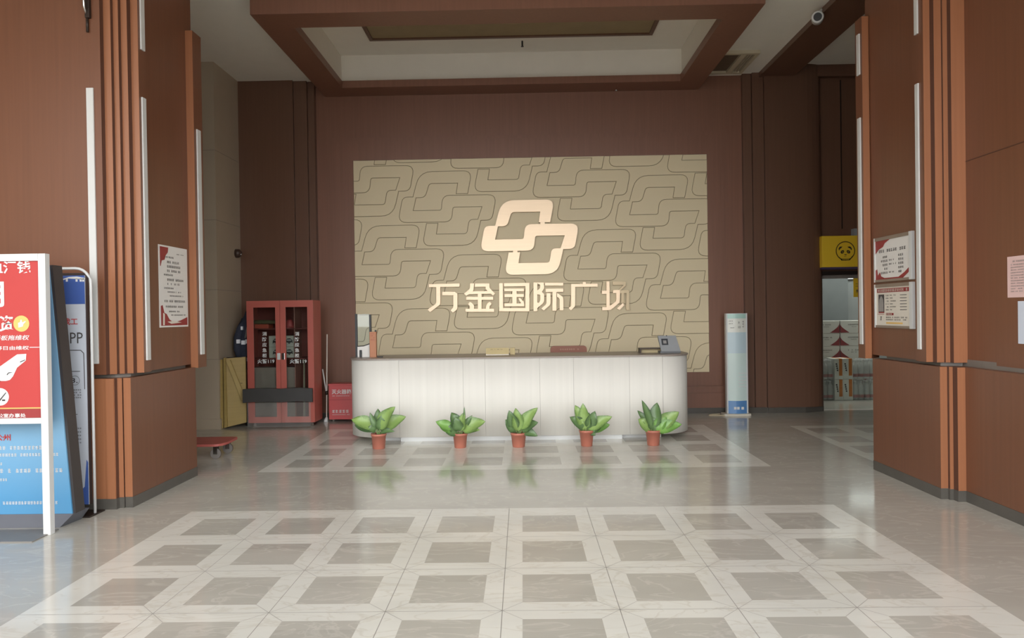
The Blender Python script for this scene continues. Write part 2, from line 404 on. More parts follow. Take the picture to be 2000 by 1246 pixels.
def back_wall():
    bm = nb()
    PX0, PX1, PZ0, PZ1 = -2.495, 2.765, 0.605, 3.835     # opening of the relief panel
    box(bm, -3.2, 3.45, WB, WB+0.3, 0, CEIL+0.3, 0)
    for (o, d) in ((0.36, 0.022), (0.30, 0.04)):             # two stepped mouldings round the panel
        y0, y1 = WB-d, WB
        box(bm, PX0-o, PX0, y0, y1, 0.0, PZ1+o-0.02, 0); box(bm, PX1, PX1+o-0.11, y0, y1, 0.0, PZ1+o-0.02, 0)
        box(bm, PX0, PX1, y0, y1, PZ1, PZ1+o-0.02, 0); box(bm, PX0, PX1, y0, y1, 0.0, PZ0, 0)
    box(bm, -3.05, 3.3, WB-0.07, WB, 0.08, 0.40, 0); box(bm, -3.05, 3.3, WB-0.085, WB, 0.08, 0.30, 0)
    # stepped pillars at both ends
    box(bm, -4.16, -3.34, 10.42, 11, 0.08, CEIL+0.1, 1); box(bm, -3.336, -3.145, 10.46, 11, 0.08, CEIL+0.1, 1); box(bm, -3.141, -3.045, 10.5, 11, 0.08, CEIL+0.1, 1)
    box(bm, 3.29, 3.415, 10.53, 11, 0.08, CEIL+0.1, 1); box(bm, 3.42, 3.58, 10.49, 11, 0.08, CEIL+0.1, 1)
    arc = [(4.13+0.30*math.sin(t), 10.56-0.11*math.cos(t)) for t in [k*math.pi/2/6 for k in range(7)]]
    prism(bm, [(3.585, 10.45)]+arc+[(4.43, 11), (3.585, 11)], 0.08, CEIL+0.1, 1)
    struct('wall_back', bm, [M_BACKW, M_PILW])
    bm = nb()
    box(bm, -4.16, -3.05, 10.405, 10.9, 0, 0.08); box(bm, -3.05, 3.3, WB-0.1, WB, 0, 0.08); box(bm, 3.3, 3.585, 10.47, 10.9, 0, 0.08)
    prism(bm, [(3.585, 10.44), (4.13, 10.44), (4.44, 10.555), (4.44, 10.9), (3.585, 10.9)], 0, 0.08)
    struct('baseboard_back', bm, M_SKIRT)
back_wall()

def side_walls():
    bm = nb(); box(bm, -4.9, -4.15, 9.6, 11.0, 0, CEIL+0.03); box(bm, -6.4, -4.9, 9.6, 9.8, 0, CEIL+0.1)
    # stone joints
    for z in (0.95, 1.9, 2.85, 3.8): box(bm, -4.9, -4.148, 9.598, 10.4, z, z+0.004, 1)
    struct('wall_left_rear', bm, [M_BEIGE, M_LEDGE])
    bm = nb(); box(bm, -4.25, -4.13, 9.58, 10.4, 0, 0.14); box(bm, -6.4, -4.25, 9.58, 9.7, 0, 0.14); struct('baseboard_left_rear', bm, M_BEIGE)
    bm = nb(); box(bm, -6.7, -6.4, -1, 10.0, 0, CEIL+0.4); struct('wall_left_outer', bm, M_BEIGE)
    bm = nb(); box(bm, 8.5, 8.8, 5, 14.5, 0, CEIL+0.4); box(bm, 5.2, 8.5, 5.0, 5.2, 0, CEIL+0.4); struct('wall_right_outer', bm, M_PILW)
    # wall with the shop door on the right
    bm = nb(); box(bm, 4.43, 8.5, 10.6, 10.75, 2.02, CEIL+0.3, 0); box(bm, 6.4, 8.5, 10.6, 10.75, 0, 2.02, 0); box(bm, 4.3, 8.5, 10.5, 10.6, 4.93, 5.11, 0)
    box(bm, 4.75, 4.765, 10.594, 10.6, 2.7, 4.9, 1); box(bm, 4.44, 6.4, 10.57, 10.6, 2.02, 2.07, 1)
    struct('wall_right_rear', bm, [M_PILW, M_DKMET])
    # shop beyond the door
    bm = nb(); box(bm, 4.0, 8.5, 13.6, 13.8, 0, 2.7, 0); box(bm, 4.2, 4.3, 11.0, 13.6, 0, 2.7, 0); box(bm, 4.3, 8.5, 10.75, 13.8, 2.6, 2.7, 1)
    box(bm, 5.55, 6.02, 13.2, 13.6, 0, 2.6, 2)
    struct('wall_far', bm, [M_GLASSW, M_WHITE, mat('grey_partition', (112, 116, 117), 0.6)])
side_walls()

def ceilings():
    hx0, hx1, hy0, hy1, vz = -2.58, 2.35, 7.95, 10.3, 5.3
    bm = nb()
    def pl(x0, x1, y0, y1, z=CEIL): box(bm, x0, x1, y0, y1, z, z+0.06)
    e = 0.06; pl(-6.6, hx0-e, 1.6, 11); pl(hx1+e, 3.9, 1.6, 11); pl(hx0-e, hx1+e, 1.6, hy0-e); pl(hx0-e, hx1+e, hy1+e, 11); pl(3.9, 8.6, 1.6, 11, 5.1)
    box(bm, hx0-0.06, hx0, hy0-0.06, hy1+0.06, 4.9, vz+0.06); box(bm, hx1, hx1+0.06, hy0-0.06, hy1+0.06, 4.9, vz+0.06)
    box(bm, hx0, hx1, hy0-0.06, hy0, 4.9, vz+0.06); box(bm, hx0, hx1, hy1, hy1+0.06, 4.9, vz+0.06); box(bm, hx0, hx1, hy0, hy1, vz, vz+0.06)
    struct('ceiling', bm, M_WHITE)
    # dropped timber coffer frame
    bm = nb(); ox0, ox1, oy0, ix0, ix1, iy0, iy1, z0, z1 = -2.905, 2.655, 7.67, -2.545, 2.305, 8.05, 10.19, 4.8, CEIL+0.02
    box(bm, ox0, ox1, oy0, iy0, z0, 4.9); box(bm, ox0, ox1, iy1, WB, z0, 4.9); box(bm, ox0, ix0, iy0, iy1, z0, 4.9); box(bm, ix1, ox1, iy0, iy1, z0, 4.9)
    box(bm, ox0, ox1, oy0, hy0-0.06, 4.9, z1); box(bm, ox0, ox1, hy1+0.06, WB, 4.9, z1); box(bm, ox0, hx0-0.06, hy0-0.06, hy1+0.06, 4.9, z1); box(bm, hx1+0.06, ox1, hy0-0.06, hy1+0.06, 4.9, z1)
    struct('trim_1', bm, M_BACKW)
    # beam along the right aisle, and the brown framed panel in the recess
    bm = nb(); box(bm, 3.52, 4.02, 6.86, 10.6, 4.93, 5.1); struct('trim_2', bm, M_PILW)
    bm = nb(); a0, a1, b0, b1 = -2.03, 1.82, 8.5, 9.69
    for r in ((a0, a1, b1-0.05, b1), (a0, a1, b0, b0+0.05), (a0, a0+0.05, b0+0.05, b1-0.05), (a1-0.05, a1, b0+0.05, b1-0.05)): box(bm, *r, 5.265, 5.3, 0)
    box(bm, a0+0.05, a1-0.05, b0+0.05, b1-0.05, 5.285, 5.3, 1)
    struct('trim_3', bm, [M_PILW, mat('tan_ceiling_panel', (150, 132, 100), 0.6)])
    # unseen header behind the viewer, added and lowered to darken the upper walls
    bm = nb(); box(bm, -6.6, 8.6, 1.3, 1.6, 4.6, 5.4); struct('unseen_header', bm, M_BACKW)
ceilings()

# ------------------------------------------------------------------ backdrop panel, emblem and letters
EMB = [(925, 415, 0), (1092, 415, 0), (1160, 82, 130), (385, 85, 190), (283, 455, 0), (130, 455, 90), (55, 828, 130), (845, 828, 100), (870, 612, 35), (1305, 612, 0), (1240, 800, 0), (1110, 802, 70)]
EMB = EMB+[(1075, 1010, 45), (618, 1010, 0), (645, 850, 0), (478, 850, 0), (410, 1180, 130), (1190, 1178, 190), (1280, 815, 0), (1445, 812, 90), (1518, 440, 130), (725, 440, 100), (700, 658, 35), (280, 658, 0), (325, 465, 0), (460, 462, 70), (525, 258, 45), (950, 258, 0)]
EC = PY(930+785/7.552, 380+632/7.552, 10.55)
def emb_outline(c, seg=6):
    """outline of the interlocked motif round a centre on the wall, as (x, z)"""
    k = 10.55/FPX/7.552
    pts = [((x-785)*k, -(y-632)*k) for x, y, r in EMB]; rad = [r*k for x, y, r in EMB]
    return [(c.x+a, c.z+b) for a, b in rounded(pts, rad, seg)]
def fill2d(bm, pts, y, mi=0):
    f = bm.faces.new([bm.verts.new((a, y, b)) for a, b in pts]); f.material_index = mi; return f
def backdrop():
    PX0, PX1, PZ0, PZ1 = -2.495, 2.765, 0.605, 3.835
    root = tag(bpy.data.objects.new('backdrop_panel', None), 'large tan relief panel with engraved interlocked motifs behind the reception desk', 'wall panel')
    COL.objects.link(root); root.location = (0.13, WB-0.01, PZ0)
    bm = nb(); box(bm, PX0, PX1, WB-0.018, WB-0.002, PZ0, PZ1); obj('panel', bm, M_TAN, root)
    va = (PY(1033.9, 463.7, 10.55)-PY(875.3, 406.3, 10.55)+PY(1313, 504, 10.55)-PY(1148.4, 447, 10.55))/2
    vb = (PY(728.6, 439.8, 10.55)-PY(822, 334, 10.55)+PY(1148.4, 447, 10.55)-PY(1252, 340, 10.55)+PY(1206, 610, 10.55)-PY(1313, 504, 10.55))/3
    bm = nb(); bl = nb(); YF = WB-0.018
    for i in range(-6, 7):
        for j in range(-6, 7):
            c = EC+va*i+vb*j
            if not (PX0-0.9 < c.x < PX1+0.9 and PZ0-0.8 < c.z < PZ1+0.8) or (i == 0 and j == 0): continue
            o = emb_outline(c, 5); n = len(o)
            # raised plate with a chamfered rim
            ins = []
            for k in range(n):
                a, p, b = Vector(o[k-1]), Vector(o[k]), Vector(o[(k+1) % n])
                d1, d2 = (p-a), (b-p)
                if d1.length < 1e-6 or d2.length < 1e-6: d1 = d2 = b-a
                n1 = Vector((-d1.y, d1.x)).normalized(); n2 = Vector((-d2.y, d2.x)).normalized()
                q = (n1+n2); q = q.normalized()/max(0.5, q.normalized().dot(n1)) if q.length > 1e-6 else n1
                ins.append((p, q))
            sgn = 1 if sum(o[k-1][0]*o[k][1]-o[k][0]*o[k-1][1] for k in range(n)) > 0 else -1
            lo = [bm.verts.new((p.x, YF, p.y)) for p, q in ins]; hi = [bm.verts.new((p.x+sgn*q.x*0.004, YF-0.006, p.y+sgn*q.y*0.004)) for p, q in ins]
            bm.faces.new(hi)
            for k in range(n): bm.faces.new((lo[k], lo[(k+1) % n], hi[(k+1) % n], hi[k]))
            la = [bl.verts.new((p.x, YF-0.0015, p.y)) for p, q in ins]; lb = [bl.verts.new((p.x-sgn*q.x*0.006, YF-0.0015, p.y-sgn*q.y*0.006)) for p, q in ins]  # brown strip paints the shade of the groove round each motif
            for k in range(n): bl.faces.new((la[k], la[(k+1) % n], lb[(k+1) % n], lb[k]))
    for b in (bm, bl):
        for co, no in (((PX0, 0, 0), (-1, 0, 0)), ((PX1, 0, 0), (1, 0, 0)), ((0, 0, PZ0), (0, 0, -1)), ((0, 0, PZ1), (0, 0, 1))):
            bmesh.ops.bisect_plane(b, geom=b.verts[:]+b.edges[:]+b.faces[:], plane_co=co, plane_no=no, clear_outer=True)
    bmesh.ops.triangulate(bm, faces=bm.faces[:])
    obj('relief', bm, M_TAN, root); obj('groove_shade_lines', bl, M_LINE, root)
backdrop()

def emblem():
    root = thing('wall_emblem', (EC.x, WB-0.03, EC.z-0.55), 'champagne gold emblem of two interlocked rounded loops on the tan panel', 'emblem')
    YF, YB = WB-0.075, WB-0.035
    o = emb_outline(EC, 8); n = len(o); bm = nb()
    a = [bm.verts.new((x, YB, z)) for x, z in o]; b = [bm.verts.new((x, YF, z)) for x, z in o]
    f = bm.faces.new(b)
    for k in range(n): bm.faces.new((a[k], a[(k+1) % n], b[(k+1) % n], b[k]))
    bmesh.ops.inset_region(bm, faces=[f], thickness=0.008, depth=0.004)
    bmesh.ops.triangulate(bm, faces=[x for x in bm.faces if len(x.verts) > 4])
    obj('loops', bm, M_GOLD, root)
    k = 10.55/FPX/7.552
    for (x, y) in ((982, 430), (575, 838)):
        bm = nb(); cx, cz = EC.x+(x-785)*k, EC.z-(y-632)*k; box(bm, cx-0.033, cx+0.033, YF+0.006, YB, cz-0.03, cz+0.03); obj('connector', bm, M_GOLD, root)
emblem()

GLY = [
 ('万', 0, [[(75,145),(645,130),(645,190),(75,200)], [(210,195),(288,195),(288,495),(275,530),(100,662),(50,615),(195,515),(215,480)], [(325,285),(560,285),(605,320),(605,590),(590,620),(525,672),(475,630),(530,575),(530,350),(325,350)]], []),
 ('金', 0, [[(840,130),(915,130),(905,250),(885,285),(770,360),(725,320),(820,245),(838,210)], [(930,130),(1200,130),(1200,190),(930,195)], [(1130,190),(1200,185),(1205,215),(1305,320),(1265,355),(1225,320),(1130,235)], [(880,275),(1190,270),(1230,320),(815,330)], [(770,378),(1268,378),(1268,435),(770,435)], [(985,325),(1055,325),(1055,600),(985,600)], [(840,470),(880,495),(915,540),(915,600),(840,600),(835,545),(800,520)], [(1205,470),(1240,505),(1225,530),(1205,545),(1200,600),(1135,600),(1140,545),(1165,500)], [(757,600),(1287,600),(1287,657),(757,657)]], []),
 ('国', 0, [[(1380,125),(1450,125),(1455,645),(1380,645)], [(1450,588),(1942,588),(1942,648),(1450,648)], [(1868,120),(1942,120),(1942,590),(1868,590)], [(1470,125),(1870,120),(1870,180),(1470,185)], [(1475,225),(1840,225),(1840,275),(1475,275)], [(1480,328),(1840,328),(1840,380),(1480,385)], [(1480,500),(1845,500),(1845,555),(1480,555)], [(1625,270),(1705,270),(1705,500),(1625,500)], [(1745,400),(1770,400),(1840,470),(1840,500),(1790,500),(1745,425)]], []),
 ('际', 200, [[(113,112),(185,112),(185,645),(113,645)], [(185,112),(305,112),(312,220),(270,285),(312,330),(312,460),(280,510),(185,585),(185,490),(220,485),(240,440),(240,345),(185,330),(185,260),(230,225),(240,175),(230,150),(185,130)], [(325,118),(667,118),(667,170),(325,170)], [(340,228),(667,225),(667,285),(340,290)], [(465,285),(540,285),(540,635),(465,635)], [(355,310),(430,310),(430,500),(410,540),(305,632),(258,595),(340,525),(355,490)], [(550,310),(590,330),(655,380),(668,420),(670,628),(600,628),(600,430),(585,400),(550,380)]], []),
 ('广', 200, [[(1030,105),(1088,105),(1088,140),(1030,140)], [(812,140),(1305,135),(1305,190),(888,195),(888,540),(870,570),(810,630),(765,590),(812,545)]], []),
 ('场', 200, [[(1468,95),(1525,95),(1530,545),(1570,520),(1640,465),(1650,430),(1650,310),(1590,310),(1590,255),(1720,250),(1720,310),(1715,470),(1690,505),(1545,625),(1390,630),(1390,570),(1468,570),(1468,325),(1385,325),(1380,268),(1468,262)], [(1775,490),(1800,530),(1715,625),(1660,595)]],
   [[(1585,95),(1825,95),(1825,155),(1585,160)], [(1825,150),(1830,170),(1735,255),(1690,252),(1785,158)], [(1722,255),(1890,255),(1890,310),(1722,310)], [(1745,310),(1795,310),(1795,480),(1740,500)], [(1840,310),(1890,310),(1895,585),(1920,625),(1840,625),(1830,580)]]),
]
def letters():
    lab = ['first gold character 万 at left end of the sign lettering', 'gold character 金 second from the left in the sign lettering', 'boxed gold character 国 third from the left in the lettering', 'gold character 际 between the boxed 国 and the hooked 广', 'hooked gold character 广 second from right in the lettering', 'gold character 场 with dull right strokes painted as mirroring the wall, at the lettering right end']
    for (ch, ox, polys, tinted), lb in zip(GLY, lab):
        W3 = lambda x, y: PY(830+ox+x/9.524, 540+y/9.524, WB-0.05)
        allp = [W3(x, y) for p in polys for x, y in p]
        root = thing('sign_character', (sum(p.x for p in allp)/len(allp), WB-0.03, min(p.z for p in allp)), lb, 'sign letter', 'gold characters of the wall sign')
        if not tinted:
            COL.objects.unlink(root); bpy.data.objects.remove(root); bm = nb()
            for q, p in enumerate(polys): slab(bm, [W3(x, y)+Vector((0, 0.018, 0)) for x, y in p], (0, -1, 0), 0.036+0.0006*q)
            tag(obj('sign_character', bm, M_GOLD), lb, 'sign letter', 'gold characters of the wall sign'); continue
        for nm, src, M in (('strokes', polys, M_GOLD), ('wall_mirroring_strokes', tinted, M_GOLDD)):
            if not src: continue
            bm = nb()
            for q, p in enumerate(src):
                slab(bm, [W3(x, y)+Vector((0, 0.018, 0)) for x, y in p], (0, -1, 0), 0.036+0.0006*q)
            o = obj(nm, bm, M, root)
            if nm == 'wall_mirroring_strokes': o['label'] = 'dull tan strokes of the right half, painted as mirroring the wall'
letters()

# ------------------------------------------------------------------ reception desk
def desk():
    L, R, F, B = -2.145, 2.03, 8.45, 9.25
    root = thing('reception_desk', ((L+R)/2, 8.85, 0), 'long white reception desk with rounded ends in front of the tan panel', 'reception desk')
    def plan(o=0.0, rad=0.42):
        pts = []
        l, r, f, b = L+o, R-o, F+o, B-o
        for (cx, cy, t0) in ((r-rad, f+rad, -90), (r-0.06, b-0.06, 0), (l+0.06, b-0.06, 90), (l+rad, f+rad, 180)):
            q = rad if cy < 9 else 0.06
            for k in range(11):
                t = math.radians(t0+9*k); pts.append((cx+q*math.cos(t), cy+q*math.sin(t)))
        return pts
    bm = nb(); prism(bm, plan(), 0.055, 0.982)
    o = obj('front_shell', bm, M_DESK, root)
    for p in o.data.polygons: p.use_smooth = len(p.vertices) == 4
    for e in o.data.edges: pass
    bm = nb(); prism(bm, plan(-0.012), 0.982, 1.0); obj('desktop', bm, M_DESKT, root)
    for x in (PY(780, 780, F).x, PY(905, 780, F).x, PY(948, 780, F).x, PY(1055, 780, F).x, PY(1121, 780, F).x, PY(1230, 780, F).x, PY(1295, 780, F).x):
        bm = nb(); box(bm, x-0.002, x+0.002, F-0.0012, F+0.003, 0.06, 0.98); obj('panel_seam', bm, mat('seam_grey', (176, 170, 162), 0.6), root)
    bm = nb(); box(bm, PY(782, 860, F).x, PY(1216, 858, F).x, F+0.03, F+0.5, 0, 0.055); box(bm, -1.75, 1.65, F+0.12, B-0.1, 0, 0.055)
    obj('plinth', bm, M_WPLAS, root)
desk()
DT = 1.0  # desk top height

# ------------------------------------------------------------------ potted plants
def leaf(bm, B, T, wid, lift, face, mi, curl=0.0):
    B, T = Vector(B), Vector(T); d = T-B; L = d.length; dn = d.normalized()
    n = Vector(face).normalized(); side = dn.cross(n).normalized(); n = side.cross(dn).normalized()
    lay = bm.verts.layers.float_vector['leaf_u']
    NS, NW = 10, 6; rows = []
    for i in range(NS+1):
        t = i/NS
        wv = wid*0.5*(math.sin(math.pi*min(1, t**0.85))**0.75)*(1-0.18*t) if 0 < t < 1 else 0.0
        c = B+d*t+n*(lift*math.sin(math.pi*t)-curl*t*t)
        row = []
        for k in range(NW+1):
            u = k/NW*2-1
            v = bm.verts.new(c+side*(u*wv)+n*(abs(u)**1.3*wv*0.35+0.04*wid*math.sin(9*t+2*u)))
            v[lay] = (abs(u)*(0.55+0.45*0)+0.25*abs(u)*t, t, 0); row.append(v)
        rows.append(row)
    for i in range(NS):
        for k in range(NW):
            f = bm.faces.new((rows[i][k], rows[i][k+1], rows[i+1][k+1], rows[i+1][k])); f.smooth = True; f.material_index = mi
PLANTS = [
 ('leftmost potted plant by the desk, broad leaves reaching left, one tall on the right', (740, 878), (725, 755, 848), (728, 752),
  [((735,836),(686,818),21,0),((736,838),(692,829),20,1),((740,842),(738,798),15,1),((737,838),(722,806),9,1),((742,838),(770,794),23,0),((750,836),(792,813),21,0),((742,840),(773,829),12,1),((743,844),(770,842),9,1),((741,840),(747,810),14,1),((734,842),(716,836),13,1)]),
 ('second potted plant from the left, with one thin dark spike standing up', (899, 877), (884, 913, 847), (887, 910),
  [((885,838),(851,823),15,2),((888,840),(858,832),17,2),((893,843),(869,842),19,1),((896,838),(882,805),18,1),((899,842),(907,805),15,0),((906,832),(907,794),4,1),((903,840),(947,822),24,0),((905,843),(937,839),11,0),((905,836),(922,811),8,1),((897,842),(890,815),16,1),((893,842),(876,824),18,1)]),
 ('middle potted plant of the row, a dark lower leaf drooping to its right', (1013, 877), (998, 1029, 846), (1002, 1026),
  [((1008,838),(994,802),17,1),((1008,841),(987,820),18,1),((1012,842),(1007,797),17,0),((1015,840),(1020,810),14,0),((1018,838),(1049,796),19,0),((1018,840),(1050,824),19,1),((1020,841),(1050,851),13,1),((1011,844),(998,824),20,1),((1014,843),(1013,815),18,1),((1019,838),(1030,806),6,1)]),
 ('second potted plant from the right, a compact clump with a pointed leaf to the right', (1146, 874), (1131, 1160, 841), (1135, 1157),
  [((1143,836),(1123,791),17,0),((1145,836),(1138,788),17,0),((1142,838),(1113,814),17,1),((1143,840),(1130,822),15,0),((1148,836),(1162,803),17,1),((1148,838),(1195,813),18,0),((1150,839),(1191,829),17,2),((1149,840),(1177,826),18,1),((1151,842),(1163,850),11,1),((1146,838),(1150,806),15,1),((1144,838),(1128,804),14,1)]),
 ('rightmost potted plant by the desk, two spiky upright leaves on its left', (1276, 874), (1261, 1291, 841), (1265, 1288),
  [((1272,834),(1254,781),11,1),((1270,834),(1245,801),10,1),((1277,836),(1283,786),20,1),((1272,840),(1247,818),21,0),((1277,841),(1276,812),20,1),((1281,838),(1326,804),22,0),((1282,840),(1331,828),20,2),((1280,839),(1302,814),17,2),((1280,842),(1303,836),15,0)]),
]
def plants():
    for pi, (lab, base, rim, bot, lv) in enumerate(PLANTS):
        rnd = random.Random(pi*13+5); Y = 8.06
        c = PZ(base[0], base[1], 0); c.y = Y; c.x = PY(base[0], 870, Y).x; c.z = 0
        px = Y/FPX; h = PY(base[0], rim[2], Y).z+0.01; r1 = (rim[1]-rim[0])/2*px; r0 = (bot[1]-bot[0])/2*px
        root = thing('potted_plant', c, lab, 'potted plant', 'potted plants along the front of the desk')
        bm = nb(); th = 0.006; rr = r1*0.94
        lathe(bm, c, [(0.001, 0.0), (r0*0.93, 0.0), (r0, 0.004), (rr, h-0.026), (r1, h-0.026), (r1*1.02, h), (r1*0.96, h), (rr-th, h-0.03), (rr-th, h-0.04)])
        obj('pot', bm, M_TERRA, root)
        bm = nb(); lathe(bm, c, [(0.001, h-0.02), (r1*0.5, h-0.018), (rr-0.004, h-0.026)]); obj('soil', bm, M_SOIL, root)
        bm = nb(); bm.verts.layers.float_vector.new('leaf_u'); bs = nb()
        for (b, t, wd, tone) in lv:
            dy = rnd.uniform(-0.09, 0.05); B = PY(b[0], b[1], Y+dy*0.25); T = PY(t[0], t[1], Y+dy)
            if T.y > 8.2: T.y = 8.2
            fx = rnd.uniform(-0.35, 0.35)
            leaf(bm, B, T, wd*px*1.5, 0.012+0.01*rnd.random(), (fx, -1, 0.45+0.3*rnd.random()), tone, 0.01)
            rt = Vector((c.x+(B.x-c.x)*0.25, Y, h-0.02)); mid = (rt+B)/2+Vector(((B.x-c.x)*0.1, 0, 0.004))
            tube(bs, [rt, mid, B, B+(T-B)*0.3], [0.006, 0.005, 0.004, 0.002], 6)
        obj('foliage', bm, M_LEAFS, root, recalc=False); obj('stems', bs, M_STEM, root)
plants()

# ------------------------------------------------------------------ strip lights on the pilasters
def strip(p0, p1, lab):
    bm = nb(); box(bm, p0[0], p1[0], p0[1], p1[1], p0[2], p1[2], bev=0.002)
    o = obj('strip_light', bm, M_STRIP); tag(o, lab, 'strip light', 'white strip lights on the wooden columns')
strip((-3.453, 5.615, 1.165), (-3.397, 5.63, 3.367), 'tall white strip light on the front of the left column')
strip((-3.13, 5.836, 1.175), (-3.117, 5.894, 3.355), 'white strip light on the near pilaster of the left column, side face')
strip((-3.13, 5.836, 3.75), (-3.117, 5.894, 4.95), 'upper strip light of the left column near the top of the photo')
strip((-3.13, 6.825, 1.165), (-3.117, 6.90, 3.346), 'narrow white strip light at the far edge of the left column')
strip((3.237, 5.826, 1.174), (3.25, 5.872, 3.34), 'white strip light beside the framed notices on the right column')
strip((3.237, 5.826, 3.742), (3.25, 5.872, 4.97), 'upper strip light of the right column cut by the top of the photo')
strip((3.237, 6.815, 1.173), (3.25, 6.87, 3.333), 'white strip light at the far edge of the right column, by the yellow sign')
strip((3.237, 6.815, 3.741), (3.25, 6.87, 4.13), 'short strip light high on the far edge of the right column')

# ------------------------------------------------------------------ notices on the columns
def left_poster():
    X = -3.2; y0, y1, z0, z1 = 6.2, 6.73, 1.44, 2.175
    root = thing('wall_poster', (X, (y0+y1)/2, z0), 'tall white notice with red corner art on the left column side', 'poster')
    bm = nb(); box(bm, X, X+0.004, y0, y1, z0, z1); pp = obj('paper', bm, M_PAPER, root)
    s = Sheet((X+0.004, y0, z1), (0, 1, 0), (0, 0, -1), (1, 0, 0), pp); w, h = y1-y0, z1-z0
    bm = nb(); s.poly(bm, [(0.02, 0.015), (0.17, 0.015), (0.16, 0.06), (0.12, 0.09), (0.10, 0.13), (0.05, 0.14), (0.03, 0.19), (0.02, 0.19)]); s.done('corner_artwork', bm, M_PRDRED); bm = nb()
    s.poly(bm, [(0.02, h-0.015), (0.02, h-0.19), (0.05, h-0.2), (0.08, h-0.13), (0.12, h-0.12), (0.17, h-0.07), (0.25, h-0.04), (0.38, h-0.06), (w-0.02, h-0.09), (w-0.02, h-0.015)])
    s.done('lower_artwork', bm, M_PRDRED)
    bm = nb(); s.poly(bm, [(0.05, h-0.02), (0.055, h-0.13), (0.085, h-0.12), (0.08, h-0.02)], 0.003); s.poly(bm, [(0.13, h-0.05), (0.2, h-0.03), (0.4, h-0.04), (0.25, h-0.055)], 0.003); s.done('cream_artwork', bm, M_PAPERD)
    bm = nb()
    for k, (a, b, v, hh) in enumerate([(0.32, 0.46, 0.06, 0.008), (0.1, 0.28, 0.095, 0.016), (0.14, 0.4, 0.135, 0.022), (0.14, 0.4, 0.175, 0.022), (0.14, 0.4, 0.215, 0.022), (0.08, 0.26, 0.255, 0.016), (0.14, 0.48, 0.295, 0.022), (0.14, 0.37, 0.335, 0.018), (0.08, 0.26, 0.375, 0.015), (0.14, 0.4, 0.41, 0.013), (0.18, 0.44, 0.445, 0.013), (0.08, 0.47, 0.49, 0.02), (0.08, 0.43, 0.54, 0.018), (0.16, 0.37, 0.585, 0.016), (0.2, 0.48, 0.62, 0.012)]):
        s.marks(bm, a, v, b, hh, seed=k+3, cw=hh*1.15, fill=0.85)
    s.done('printed_text', bm, M_PRBLK)
left_poster()
